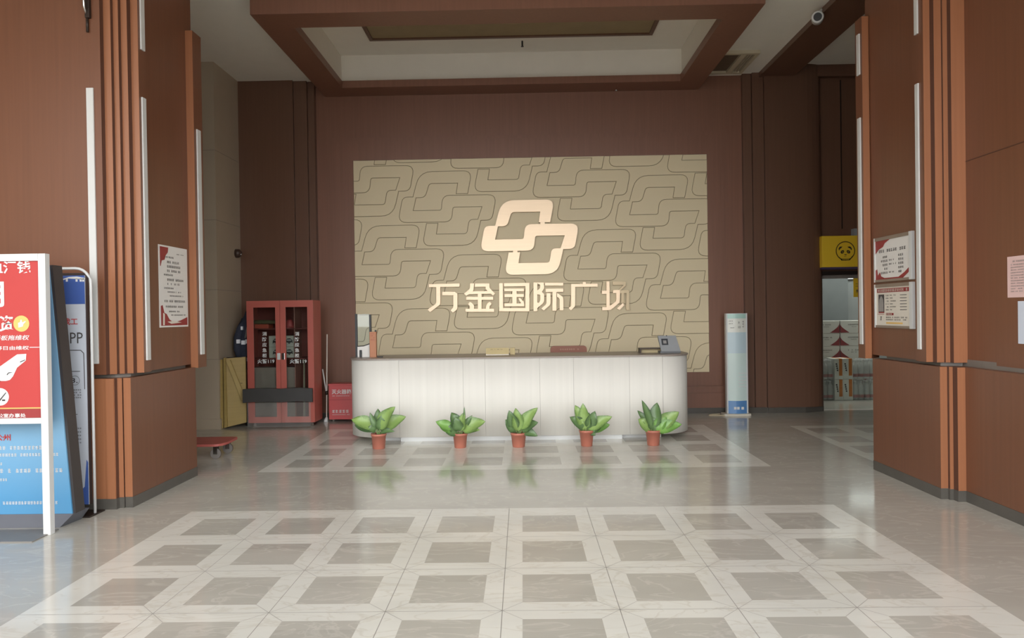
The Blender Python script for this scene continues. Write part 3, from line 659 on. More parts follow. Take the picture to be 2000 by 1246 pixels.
def right_frames():
    X = 3.32
    for q, (z0, z1, lab) in enumerate(((1.755, 2.165, 'upper silver framed notice with red swirl corners on the right column'), (1.335, 1.735, 'lower silver framed notice with a portrait photo on the right column'))):
        ya, yb = 6.04, 6.70
        root = thing('framed_notice', (X, (ya+yb)/2, z0), lab, 'framed notice', 'framed notices on the right column')
        bm = nb(); box(bm, X-0.012, X, ya+0.02, yb-0.02, z0+0.015, z1-0.015); pp = obj('board', bm, M_PAPER if q == 0 else M_PAPERD, root)
        bm = nb(); box(bm, X-0.03, X, ya, ya+0.045, z0, z1, bev=0.003); obj('side_rail', bm, M_WPLAS, root)
        bm = nb(); box(bm, X-0.022, X, yb-0.02, yb, z0, z1); obj('side_rail', bm, M_WPLAS, root)
        bm = nb(); box(bm, X-0.02, X, ya+0.045, yb-0.02, z0, z0+0.022); obj('metal_rail', bm, mat('taupe_metal', (150, 136, 124), 0.4, metal=0.4), root)
        bm = nb(); box(bm, X-0.02, X, ya+0.045, yb-0.02, z1-0.03, z1); obj('metal_rail', bm, mat('taupe_metal', (150, 136, 124), 0.4, metal=0.4), root)
        s = Sheet((X-0.012, yb-0.02, z1-0.03), (0, -1, 0), (0, 0, -1), (-1, 0, 0), pp); w, h = yb-ya-0.065, z1-z0-0.052
        if q == 0:
            bm = nb(); s.poly(bm, [(0, 0), (0.26, 0), (0.17, 0.03), (0.14, 0.06), (0.06, 0.08), (0, 0.12)]); s.done('corner_artwork', bm, M_PRDRED); bm = nb()
            s.poly(bm, [(0, h), (0, h-0.09), (0.03, h-0.1), (0.04, h-0.04), (0.08, h-0.07), (0.1, h-0.03), (0.16, h-0.012), (0.4, h-0.012), (0.5, h-0.05), (w, h-0.1), (w, h-0.06), (w-0.12, h)])
            s.done('lower_artwork', bm, M_PRDRED)
            bm = nb(); s.marks(bm, 0.06, 0.085, w-0.07, 0.028, 5, cw=0.036)
            for k in range(5):
                v = 0.145+k*0.036; s.marks(bm, 0.1, v, 0.22, 0.02, 20+k, cw=0.03); s.marks(bm, 0.24, v, 0.24+0.1*(k in (1, 2, 4))+0.04*(k == 2), 0.014, 30+k, cw=0.018); s.marks(bm, 0.4, v, 0.5, 0.02, 40+k, cw=0.03)
            s.done('printed_text', bm, M_PRBLK)
        else:
            bm = nb(); s.rect(bm, 0.02, 0.012, w-0.02, 0.048); s.rect(bm, 0.045, 0.225, 0.15, 0.235); s.rect(bm, 0.03, 0.243, 0.15, 0.247); s.rect(bm, 0.18, 0.235, 0.31, 0.255); s.done('red_banner', bm, M_PRDRED)
            bm = nb(); s.marks(bm, 0.04, 0.018, w-0.03, 0.024, 8, cw=0.03, lift=0.004); s.marks(bm, 0.19, 0.238, 0.3, 0.014, 9, cw=0.025, lift=0.004); s.done('banner_lettering', bm, M_PAPERD)
            bm = nb(); s.rect(bm, 0.045, 0.065, 0.15, 0.225); s.done('portrait_photo', bm, M_PRBLK)
            bm = nb(); s.poly(bm, [(0.055, 0.222), (0.055, 0.15), (0.06, 0.115), (0.08, 0.09), (0.098, 0.078), (0.116, 0.09), (0.134, 0.115), (0.14, 0.15), (0.14, 0.222)], 0.003); s.done('portrait_light_area', bm, M_PRGREY)
            bm = nb()
            for k in range(6):
                v = 0.07+k*0.026; s.marks(bm, 0.18, v, 0.23, 0.012, 50+k, cw=0.017); s.marks(bm, 0.25, v, 0.36-0.05*(k % 2), 0.01, 60+k, cw=0.013); s.rect(bm, 0.42, v+0.004, 0.53, v+0.009)
            s.marks(bm, 0.08, 0.265, 0.12, 0.04, 71, cw=0.03); s.marks(bm, 0.18, 0.268, 0.54, 0.013, 72, cw=0.018, fill=0.8); s.marks(bm, 0.18, 0.29, 0.54, 0.011, 73, cw=0.018, fill=0.6)
            s.done('printed_text', bm, M_PRBLK)
            bm = nb(); s.rect(bm, 0.18, 0.318, 0.46, 0.332); s.done('gold_line', bm, M_PRGOLD)
right_frames()
def right_papers():
    X = 3.504
    root = thing('paper_notice', (X, 4.99, 1.577), 'pink typed sheet stuck on the wooden wall at the right edge', 'paper')
    bm = nb(); box(bm, X-0.003, X, 4.83, 5.17, 1.577, 1.87); obj('paper', bm, M_PINK, root)
    s = Sheet((X-0.003, 5.17, 1.87), (0, -1, 0), (0, 0, -1), (-1, 0, 0), root); bm = nb()
    s.marks(bm, 0.06, 0.03, 0.3, 0.012, 1)
    for k in range(11): s.marks(bm, 0.04, 0.055+k*0.019, 0.32, 0.009, 80+k, cw=0.012)
    s.done('printed_text', bm, M_PRGREY)
    bm = nb(); box(bm, X-0.003, X, 4.74, 5.065, 1.25, 1.55); o = obj('paper_notice', bm, M_BLUEP); tag(o, 'blank pale blue white sheet below the pink sheet on the right wall', 'paper')
right_papers()

# ------------------------------------------------------------------ standing signs on the left
def red_sign():
    Y = 4.95; R = PY(98, 1040, Y).x+0.002; Lf = R-1.25; zt = 1.99
    root = thing('sign_stand', ((R+Lf)/2, Y, 0), 'white framed floor stand with a red poster at the left edge', 'sign stand')
    p = 0.052
    bm = nb(); box(bm, R-p, R, Y, Y+0.05, 0.0, zt, bev=0.003); obj('post', bm, M_WPLAS, root)
    bm = nb(); box(bm, Lf, Lf+p, Y, Y+0.05, 0.0, zt, bev=0.003); obj('post', bm, M_WPLAS, root)
    bm = nb(); box(bm, Lf+p, R-p, Y, Y+0.05, zt-0.05, zt); obj('top_rail', bm, M_WPLAS, root)
    bm = nb(); box(bm, Lf+p, R-p, Y, Y+0.05, 0.79, 0.83); obj('lower_rail', bm, M_WPLAS, root)
    bm = nb(); box(bm, Lf+0.02, R-0.02, Y-0.16, Y+0.12, 0, 0.008); obj('base_plate', bm, mat('grey_steel_plate', (128, 124, 120), 0.4), root)
    zp = zt-0.05
    bm = nb(); box(bm, Lf+p, R-p, Y+0.014, Y+0.03, 0.83, zp); pp = obj('poster', bm, M_PRRED, root)
    s = Sheet((0, Y+0.014, 0), (1, 0, 0), (0, 0, 1), (0, -1, 0), pp)
    def q(px, py): v = PY(px, py, Y+0.014); return v.x, v.z
    def T(bm, txt, x0, y0, x1, y1, bold=0.02, shear=0.0):
        a0, b0 = q(x0, y1); a1, b1 = q(x1, y0)
        # v runs upwards here, so hand the text its top and bottom swapped
        Sheet.text(s, bm, txt, a0, b1, a1, b0, 0.003, bold, shear)
    bm = nb(); T(bm, '血汗钱', -20, 509, 60, 535, 0.02); s.done('lettering', bm, M_PRWHITE); bm = nb(); T(bm, '用', -38, 550, 8, 602, 0.03); s.done('lettering', bm, M_PRWHITE); bm = nb(); T(bm, '工资', -28, 616, 27, 648, 0.03); s.done('lettering', bm, M_PRWHITE); bm = nb()
    T(bm, '老板拖维权', -12, 654, 58, 665, 0.015, 0.2); s.done('lettering', bm, M_PRWHITE); bm = nb(); T(bm, '等日由维权', -8, 675, 57, 684, 0.015); s.done('lettering', bm, M_PRWHITE)
    bm = nb(); a, b = q(42, 632); s.disc(bm, a, b, 0.057); s.done('gold_badge', bm, M_PRGOLD)
    bm = nb(); a, b = q(42, 632); s.poly(bm, [(a-0.02, b-0.028), (a+0.012, b-0.02), (a+0.016, b-0.004), (a+0.035, b+0.014), (a+0.03, b+0.018), (a+0.008, b+0.008), (a+0.004, b+0.028), (a-0.004, b+0.028), (a-0.008, b+0.01), (a-0.022, b+0.006)], 0.004); s.done('badge_hand', bm, M_PRWHITE)
    bm = nb()
    fist = [(52, 691), (51, 704), (34, 718), (26, 735), (20, 742), (12, 744), (2, 744), (-8, 738), (-10, 725), (0, 716), (34, 692)]
    s.poly(bm, [q(*t) for t in fist], 0.003); a, b = q(1, 775); s.disc(bm, a, b, 0.062); s.rect(bm, *q(58, 679), *q(78, 677.4)); s.done('fist_artwork', bm, M_PRWHITE)
    bm = nb()
    for l in ([(15, 733), (18, 729), (26, 727), (18, 727), (14, 731)], [(40, 706), (50, 702), (50, 703.5), (40, 708)], [(-6, 741), (2, 744), (0, 746)], [(-4, 785), (12, 766), (13, 767), (-2, 787)], [(5, 780), (11, 780), (11, 783), (5, 783)]):
        s.poly(bm, [q(*t) for t in l], 0.005)
    s.done('black_artwork', bm, M_PRBLK)
    bm = nb(); a0, b0 = q(-60, 799.5); a1, b1 = q(84, 797.5); s.rect(bm, Lf+p, b0, R-p, b0+0.008); s.done('gold_line', bm, M_PRGOLD)
    bm = nb(); s.rect(bm, Lf+p, 0.831, R-p, b0); s.done('dark_red_band', bm, M_PRDRED)
    bm = nb(); T(bm, '公室办事处', -4, 807, 51, 816, 0.02); s.done('band_lettering', bm, M_PRWHITE)
red_sign()

def blue_board():
    Y = 5.16; th = 0.12
    root = thing('display_stand', (PY(40, 1035, Y).x, Y+0.1, 0), 'tapered light blue information stand behind the red poster stand', 'sign stand')
    tr, br = PY(95, 520, Y), PY(141, 1003, Y); b2 = PY(148, 1003, Y)
    W = 1.15
    def out(tx, tz, bx, bz): return [(bx-W, Y, bz), (bx, Y, bz), (tx, Y, tz), (tx-W+0.3, Y, tz)]
    bm = nb(); slab(bm, [Vector(p)+Vector((0.0, th, 0)) for p in out(tr.x+0.02, tr.z+0.01, br.x+0.02, br.z)], (0, -1, 0), th-0.012); obj('body', bm, mat('charcoal_plastic', (58, 54, 54), 0.45), root)
    gm = mat('blue_banner_print', (104, 172, 220), 0.45, var=0.02)
    nt = gm.node_tree; N = nt.nodes; Lk = nt.links; geo = [n for n in N if n.type == 'NEW_GEOMETRY'][0]
    sp = N.new('ShaderNodeSeparateXYZ'); Lk.new(geo.outputs['Position'], sp.inputs[0])
    mr = N.new('ShaderNodeMapRange'); mr.inputs['From Min'].default_value = 0.2; mr.inputs['From Max'].default_value = 1.9; Lk.new(sp.outputs['Z'], mr.inputs['Value'])
    rp = N.new('ShaderNodeValToRGB'); e = rp.color_ramp.elements; e[0].color = lin((82, 144, 186)); e[1].color = lin((116, 158, 192)); ee = rp.color_ramp.elements.new(0.3); ee.color = lin((124, 168, 198))
    Lk.new(mr.outputs[0], rp.inputs[0]); Lk.new(rp.outputs[0], N['Principled BSDF'].inputs['Base Color'])
    bm = nb(); slab(bm, [Vector(p)+Vector((0, 0.012, 0)) for p in out(tr.x, tr.z, br.x, br.z)], (0, -1, 0), 0.012); pp = obj('banner', bm, gm, root)
    bm = nb(); bz = br.z; v0 = [(-4.45, Y-0.03, 0), (PY(122, 1035, Y).x, Y-0.03, 0), (PY(128, 1035, Y).x, Y+0.19, 0), (-4.45, Y+0.19, 0)]; v1 = [(-4.45, Y-0.005, bz), (br.x+0.012, Y-0.005, bz), (br.x+0.03, Y+th+0.04, bz), (-4.45, Y+th+0.04, bz)]
    A = [bm.verts.new(v) for v in v0]; Bv = [bm.verts.new(v) for v in v1]
    bm.faces.new(A[::-1]); bm.faces.new(Bv)
    for k in range(4): bm.faces.new((A[k], A[(k+1) % 4], Bv[(k+1) % 4], Bv[k]))
    obj('base', bm, mat('slate_grey_plastic', (92, 94, 102), 0.45), root)
    s = Sheet((0, Y, 0), (1, 0, 0), (0, 0, 1), (0, -1, 0), pp)
    def q(px, py): v = PY(px, py, Y); return v.x, v.z
    bm = nb()
    for k, (x0, x1, y0, y1) in enumerate([(-30, 84, 870, 879), (-30, 117, 884, 892), (-30, 10, 903, 909), (-30, 123, 914, 924), (-30, 18, 934, 940), (-30, 114, 978, 986)]):
        a0, b0 = q(x0, y1); a1, b1 = q(x1, y0); s.marks(bm, a0, b0, a1, b1-b0, 90+k, cw=(b1-b0)*0.95, fill=0.95)
    s.done('printed_text', bm, M_PRWHITE)
    bm = nb(); a0, b0 = q(-10, 861); a1, b1 = q(21, 848); Sheet.text(s, bm, '公州', a0, b1, a1, b0, 0.003, 0.02); s.done('red_heading', bm, M_PRRED)
blue_board()

def white_stand():
    Y = 5.47
    root = thing('sign_stand', (PY(150, 990, Y).x, Y, 0), 'white tube framed stand with a blue and grey app poster behind the blue stand', 'sign stand')
    r = 0.011; xr = PY(180, 700, Y).x; zt = PY(150, 524, Y).z; xl = xr-0.82
    pts = [(xl, Y, 0.012), (xl, Y, zt-0.12)]+[(xl+0.12-0.12*math.cos(t), Y, zt-0.12+0.12*math.sin(t)) for t in [k*math.pi/2/6 for k in range(7)]]
    pts += [(xr-0.12+0.12*math.sin(t), Y, zt-0.12+0.12*math.cos(t)) for t in [k*math.pi/2/6 for k in range(7)]]+[(xr, Y, zt-0.14), (xr, Y, 0.012)]
    bm = nb(); tube(bm, pts, r, 8); obj('tube_frame', bm, M_WPLAS, root)
    bm = nb(); box(bm, xl-0.02, xr+0.02, Y-0.1, Y+0.1, 0, 0.012, bev=0.003); obj('base_plate', bm, M_DKMET, root)
    x1 = PY(169, 700, Y).x; z0, z1 = PY(160, 985, Y).z, PY(160, 538, Y).z; x0 = x1-0.7
    bm = nb(); box(bm, x0-0.02, x1+0.02, Y+0.003, Y+0.012, z0-0.0, z1+0.02); obj('backing_board', bm, mat('dark_brown_plastic', (54, 40, 36), 0.5), root)
    bm = nb(); box(bm, x0, x1, Y-0.004, Y+0.003, z0, z1); pp = obj('poster', bm, mat('pale_grey_print', (190, 194, 202), 0.5, var=0.01), root)
    s = Sheet((0, Y-0.004, 0), (1, 0, 0), (0, 0, 1), (0, -1, 0), pp)
    def q(px, py): v = PY(px, py, Y-0.004); return v.x, v.z
    zz = q(140, 594)[1]
    bm = nb(); s.rect(bm, x0, zz, x1, z1); s.done('blue_header', bm, M_PRBLUE); bm = nb(); zb = q(150, 985)[1]
    s.poly(bm, [(x0, z0), (x1, z0), (x1, z0+0.33), (x1-0.012, z0+0.35), (x1-0.03, z0+0.14), (x1-0.07, z0+0.1), (x0, z0+0.1)]); s.done('blue_footer', bm, M_PRBLUE)
    bm = nb(); s.poly(bm, [(q(116, 547)), (q(135, 541)), (q(150, 540)), (q(167, 543)), (q(166, 546)), (q(150, 545)), (q(134, 544)), (q(117, 549))], 0.003)
    for x in (131, 150, 158, 163):
        a, b = q(x, 547); s.rect(bm, a-0.008, b-0.012, a+0.008, b+0.012, 0.003)
    s.done('white_skyline', bm, M_PRWHITE)
    bm = nb(); a0, b0 = q(110, 635); a1, b1 = q(152, 621); Sheet.text(s, bm, '线找工', a0, b1, a1, b0, 0.003, 0.02); s.done('red_heading', bm, M_PRRED)
    bm = nb(); a0, b0 = q(118, 671); a1, b1 = q(162, 649); Sheet.text(s, bm, 'APP', a0, b1, a1, b0, 0.003, 0.0); s.done('app_lettering', bm, M_PRBLK); bm = nb()
    a0, b0 = q(140, 748); a1, b1 = q(152, 738); Sheet.text(s, bm, '3.', a0, b1, a1, b0, 0.003, 0.02); a, b = q(147, 743); s.disc(bm, a, b, 0.037, 0.003, r0=0.034); s.done('step_number', bm, M_PRBLK); bm = nb()
    for (x0_, y0_, x1_, y1_) in ((133, 726, 157, 724.5), (134, 810, 152, 808.5), (146, 886, 152, 884.5)): s.rect(bm, *q(x0_, y0_), *q(x1_, y1_), 0.003)
    for k, y in enumerate((760, 765, 770, 775, 835, 842, 849, 856, 863)): a0, b0 = q(136, y+3); a1, b1 = q(160, y); s.marks(bm, a0, b0, a1, b1-b0, 120+k, cw=0.016)
    s.done('small_print', bm, M_PRBLK); bm = nb()
    # outlined card on the poster
    pa = [q(128, 684), q(158, 684), q(164, 690), q(166, 760)]
    for k in range(3):
        d = Vector(pa[k+1])-Vector(pa[k]); nn = Vector((-d.y, d.x)).normalized()*0.003
        s.poly(bm, [Vector(pa[k])+nn, Vector(pa[k+1])+nn, Vector(pa[k+1])-nn, Vector(pa[k])-nn], 0.003)
    s.done('card_outline', bm, M_PRBLK)
white_stand()

# dark iron bracket high on the left column
def bracket():
    a = PY(172, 10, 5.63)
    root = thing('wall_bracket', (a.x, 5.6, 3.8), 'small dark metal bracket high on the left column, cut by the frame', 'bracket')
    bm = nb(); box(bm, a.x-0.012, a.x+0.025, 5.6, 5.63, 3.92, 4.25, bev=0.003); obj('plate', bm, M_DKMET, root)
    bm = nb(); tube(bm, [(a.x, 5.595, 4.2), (a.x, 5.57, 4.1), (a.x, 5.575, 4.0), (a.x, 5.6, 3.95)], 0.009, 8); obj('hook', bm, M_CHROME, root)
    bm = nb(); tube(bm, [(a.x, 5.615, 3.95), (a.x, 5.615, 3.81)], 0.01, 8); obj('stem', bm, M_DKMET, root)
bracket()

# ------------------------------------------------------------------ fire equipment cabinet
def fire_cabinet():
    Y = 9.75; D = 0.37
    L, R = PY(483, 700, Y).x, PY(613, 700, Y).x; zt = PY(548, 587, Y).z; zb = 0.055
    root = thing('fire_cabinet', ((L+R)/2, Y+D/2, 0), 'red two door fire equipment cabinet with glass doors by the left rear pillar', 'cabinet')
    t = 0.018
    bm = nb(); box(bm, L, L+t, Y+0.02, Y+D, zb, zt); box(bm, R-t, R, Y+0.02, Y+D, zb, zt); box(bm, L+t, R-t, Y+0.02, Y+D, zt-t, zt); box(bm, L+t, R-t, Y+0.02, Y+D, zb, zb+t)
    obj('carcass', bm, M_FIRE, root)
    bm = nb(); box(bm, L+t, R-t, Y+D-0.012, Y+D, zb+t, zt-t); obj('back_panel', bm, M_FIRED, root)
    zs = [PY(548, 641, Y+0.1).z, PY(548, 699, Y+0.1).z]
    for z in zs:
        bm = nb(); box(bm, L+t, R-t, Y+0.06, Y+D-0.012, z-0.018, z); obj('shelf', bm, M_FIRED, root)
    xp = PY(576, 690, Y+0.08).x
    bm = nb(); box(bm, xp, xp+0.012, Y+0.06, Y+D-0.012, zb+t, zt-t); obj('partition', bm, mat('pale_red_metal', (176, 120, 108), 0.5), root)
    bm = nb(); box(bm, L+t, xp, Y+0.12, Y+D-0.02, zb+t, PY(520, 718, Y+0.1).z); obj('lower_bin', bm, mat('grey_bin_panel', (168, 148, 138), 0.5), root)
    for x in (L+0.06, R-0.06):
        bm = nb(); lathe(bm, (x, Y+0.08, 0), [(0.001, 0), (0.022, 0), (0.018, zb), (0.001, zb)], 12); obj('foot', bm, M_LEDGE, root)
    xm = (L+R)/2+0.0
    for q, (a, b, wx0, wx1) in enumerate(((L, xm-0.002, 496, 539), (xm+0.002, R, 559, 601.5))):
        d = bpy.data.objects.new('door', None); COL.objects.link(d); d.parent = root; d.location = Vector((a, Y, zb))-wloc(root)
        g0, g1 = PY(wx0, 700, Y).x, PY(wx1, 700, Y).x; h1, h0 = PY(548, 600, Y).z, PY(548, 814, Y).z
        bm = nb(); box(bm, a, g0, Y, Y+0.018, zb, zt); box(bm, g1, b, Y, Y+0.018, zb, zt); box(bm, g0, g1, Y, Y+0.018, h1, zt); box(bm, g0, g1, Y, Y+0.018, zb, h0); obj('door_frame', bm, M_FIRE, d)
        bm = nb(); box(bm, g0, g1, Y+0.007, Y+0.011, h0, h1); obj('pane', bm, M_GLASS, d)
        s = Sheet((0, Y+0.007, 0), (1, 0, 0), (0, 0, 1), (0, -1, 0), d)
        bm = nb()
        def qq(px, py): v = PY(px, py, Y+0.007); return v.x, v.z
        cx = 517 if q == 0 else 580.5
        for k, ch in enumerate('消防应急柜'):
            y = 648+k*10.6; a0, b0 = qq(cx-4.5, y+8); a1, b1 = qq(cx+4, y); Sheet.text(s, bm, ch, a0, b1, a1, b0, 0.002, 0.02)
        s.done('vertical_lettering', bm, M_PRWHITE); bm = nb(); x0 = 503 if q == 0 else 566
        a0, b0 = qq(x0, 710); a1, b1 = qq(x0+33, 701); Sheet.text(s, bm, '火警119', a0, b1, a1, b0, 0.002, 0.015)
        s.done('lettering', bm, M_PRWHITE)
        c = PY(545 if q == 0 else 553.5, 696, Y); bm = nb(); box(bm, c.x-0.023, c.x+0.02, Y-0.012, Y, c.z-0.046, c.z+0.046, bev=0.004); obj('handle', bm, M_WPLAS if q == 0 else M_CHROME, d)
    # contents
    z = zs[0]
    p = PY(513, 636, Y+0.15); bm = nb(); box(bm, p.x-0.10, p.x+0.1, Y+0.1, Y+0.3, z, z+0.06, bev=0.01); tag(obj('equipment_case', bm, mat('orange_red_case', (206, 92, 72), 0.5)), 'flat orange red case on the top shelf inside the fire cabinet', 'case')
    bm = nb(); loft(bm, [ell((p.x+0.03, Y+0.2, z+0.062), 0.2, 0.09), ell((p.x+0.03, Y+0.2, z+0.085), 0.205, 0.095), ell((p.x+0.0, Y+0.2, z+0.11), 0.15, 0.08), ell((p.x-0.04, Y+0.2, z+0.12), 0.06, 0.03)])
    tag(obj('folded_cloth', bm, mat('olive_cloth', (112, 104, 78), 0.9, var=0.12)), 'folded olive cloth lying on the orange case in the cabinet', 'cloth')
    p = PY(565, 628, Y+0.18); hel = thing('safety_helmet', (p.x, Y+0.2, z), 'red safety helmet on the top shelf inside the fire cabinet', 'helmet')
    bm = nb(); lathe(bm, (p.x, Y+0.2, z), [(0.075, 0.012)]+[(0.072*math.cos(t), 0.015+0.11*math.sin(t)) for t in [k*math.pi/2/7 for k in range(7)]]+[(0.001, 0.125)], 20); obj('shell', bm, M_REDBOX, hel)
    bm = nb(); lathe(bm, (p.x, Y+0.2, z), [(0.06, 0.001), (0.088, 0.001), (0.088, 0.012), (0.07, 0.016)], 20); obj('brim', bm, M_REDBOX, hel)
    z = zs[1]; xa, xb = PY(525, 680, Y+0.12).x, PY(574.5, 680, Y+0.12).x; wd = (xb-xa)/2; hh = 0.155
    for i in range(2):
        for j in range(2):
            nm = ('lower', 'upper')[j]; sd = ('left', 'right')[i]
            rb = thing('mask_box', (xa+wd*(i+0.5), Y+0.2, z+hh*j), '%s %s grey respirator box of the four inside the fire cabinet' % (nm, sd), 'box', 'respirator boxes in the fire cabinet')
            bm = nb(); x0, x1, z0, z1 = xa+wd*i+0.003, xa+wd*(i+1)-0.003, z+hh*j+0.001, z+hh*(j+1)-0.003; box(bm, x0, x1, Y+0.12, Y+0.3, z0, z1); pp = obj('carton', bm, mat('grey_carton', (214, 204, 192), 0.6), rb)
            s = Sheet((x0, Y+0.12, z1), (1, 0, 0), (0, 0, -1), (0, -1, 0), pp); bm = nb(); w = x1-x0; h = z1-z0
            s.poly(bm, [(0.3*w, 0.7*h), (0.33*w, 0.45*h), (0.48*w, 0.25*h), (0.7*w, 0.22*h), (0.88*w, 0.4*h), (0.92*w, 0.7*h), (0.8*w, 0.6*h), (0.62*w, 0.75*h), (0.45*w, 0.6*h)]); s.done('mask_picture', bm, M_PRBLK)
            bm = nb(); s.marks(bm, 0.06*w, 0.84*h, 0.95*w, 0.1*h, i+j*2); s.rect(bm, 0.42*w, 0.36*h, 0.8*w, 0.44*h, 0.003); s.done('pale_print', bm, M_PRWHITE)
    xq = PY(592, 730, Y+0.2).x
    bm = nb(); tube(bm, [(xq+0.02, Y+0.16, zb+0.02), (xq, Y+0.26, PY(592, 700, Y+0.2).z)], 0.015, 8); tag(obj('tool_handle', bm, mat('pale_wood_handle', (176, 160, 138), 0.5)), 'pale pole standing in the right side of the fire cabinet', 'pole')
fire_cabinet()
def belt():
    # black padded band with clear film hanging below, across the lower front of the cabinet
    Y = 9.66
    a, m, b = PY(478, 758, Y), PY(548, 760, Y+0.0), PY(611, 757, Y)
    root = thing('padded_band', (m.x, Y, PY(548, 787, Y).z), 'black padded band with clear film stretched across the lower fire cabinet', 'band')
    z0, z1 = PY(548, 786, Y).z, PY(548, 759, Y).z
    for q, (x0, x1) in enumerate(((a.x-0.02, m.x), (m.x, b.x))):
        bm = nb(); n = 8; fr = []; bk = []
        for k in range(n+1):
            t = k/n; x = x0+(x1-x0)*t; dz = 0.012*math.sin(math.pi*t); fr.append((x, dz)); 
        vs = [[bm.verts.new((x, y, z+dz)) for (y, z) in ((Y-0.03, z0+0.004), (Y-0.03, z1-0.004), (Y, z1), (Y, z0))] for x, dz in fr]
        for k in range(n):
            for j in range(4): bm.faces.new((vs[k][j], vs[k][(j+1) % 4], vs[k+1][(j+1) % 4], vs[k+1][j]))
        bm.faces.new(vs[0]); bm.faces.new(vs[-1][::-1]); obj('pad', bm, mat('black_rubber', (62, 60, 58), 0.6, var=0.08), root)
    bm = nb(); x0, x1 = a.x+0.03, b.x-0.03; n = 24
    vs = [(bm.verts.new((x0+(x1-x0)*k/n, Y-0.012+0.012*math.sin(k*1.7), z0)), bm.verts.new((x0+(x1-x0)*k/n, Y-0.02+0.02*math.sin(k*1.1+1), 0.012))) for k in range(n+1)]
    for k in range(n): bm.faces.new((vs[k][0], vs[k+1][0], vs[k+1][1], vs[k][1]))
    obj('clear_film', bm, M_FILM, root, smooth=True)
    # straps that hold the band on the cabinet doors
    for x in (a.x+0.1, b.x-0.06):
        bm = nb(); box(bm, x-0.012, x+0.012, Y, 9.75, z1-0.05, z1-0.035); obj('strap', bm, M_BLACK, root)
belt()

def jacket():
    Y = 9.98; top = PY(480, 600, Y)
    root = thing('work_jacket', (-3.93, Y, PY(480, 722, Y).z), 'dark navy work jacket with silver reflective patches hanging left of the cabinet', 'jacket')
    def R(py, x0, x1, ry=0.06):
        a, b = PY(x0, py, Y), PY(x1, py, Y); return ell(((a.x+b.x)/2, Y, a.z), (b.x-a.x)/2, ry, 14)
    bm = nb(); loft(bm, [R(608, 480, 485, 0.02), R(625, 473, 488, 0.05), R(645, 470, 489, 0.06), R(672, 467, 489, 0.065), R(700, 466, 489, 0.06), R(722, 470, 489, 0.05)]); obj('body', bm, M_NAVY, root)
    bm = nb(); pts = [PY(476, 622, Y-0.03), PY(470, 640, Y-0.04), PY(464, 660, Y-0.05), PY(463, 680, Y-0.05), PY(468, 700, Y-0.05)]; tube(bm, pts, [0.03, 0.05, 0.055, 0.05, 0.04], 10); obj('sleeve', bm, M_NAVY, root)
    bm = nb(); tube(bm, [PY(486, 628, Y-0.07), PY(483, 645, Y-0.085), PY(479, 660, Y-0.085)], [0.012, 0.02, 0.012], 8); obj('grey_lining', bm, mat('grey_lining_cloth', (124, 124, 122), 0.9), root)
    for (x, y, w, h, dy) in ((471.5, 641, 3, 7, -0.1), (464.5, 667, 6, 8, -0.115), (474.5, 669, 7, 8, -0.1), (480.5, 667, 3, 8, -0.085), (473, 702, 8, 7, -0.1), (480.3, 702, 3.5, 7, -0.085)):
        a, b = PY(x-w/2, y+h/2, Y+dy), PY(x+w/2, y-h/2, Y+dy); bm = nb(); box(bm, a.x, b.x, Y+dy, Y+dy+0.04, a.z, b.z, bev=0.003); obj('reflective_patch', bm, M_REFL, root)
    bm = nb(); tube(bm, [(PY(484, 608, Y).x, Y, PY(484, 608, Y).z), (PY(485, 602, Y).x, Y, PY(485, 601, Y).z), (PY(483, 700, 9.75).x+0.004, Y, PY(489, 601, Y).z)], 0.006, 6); obj('hanger_hook', bm, M_DKMET, root)
jacket()

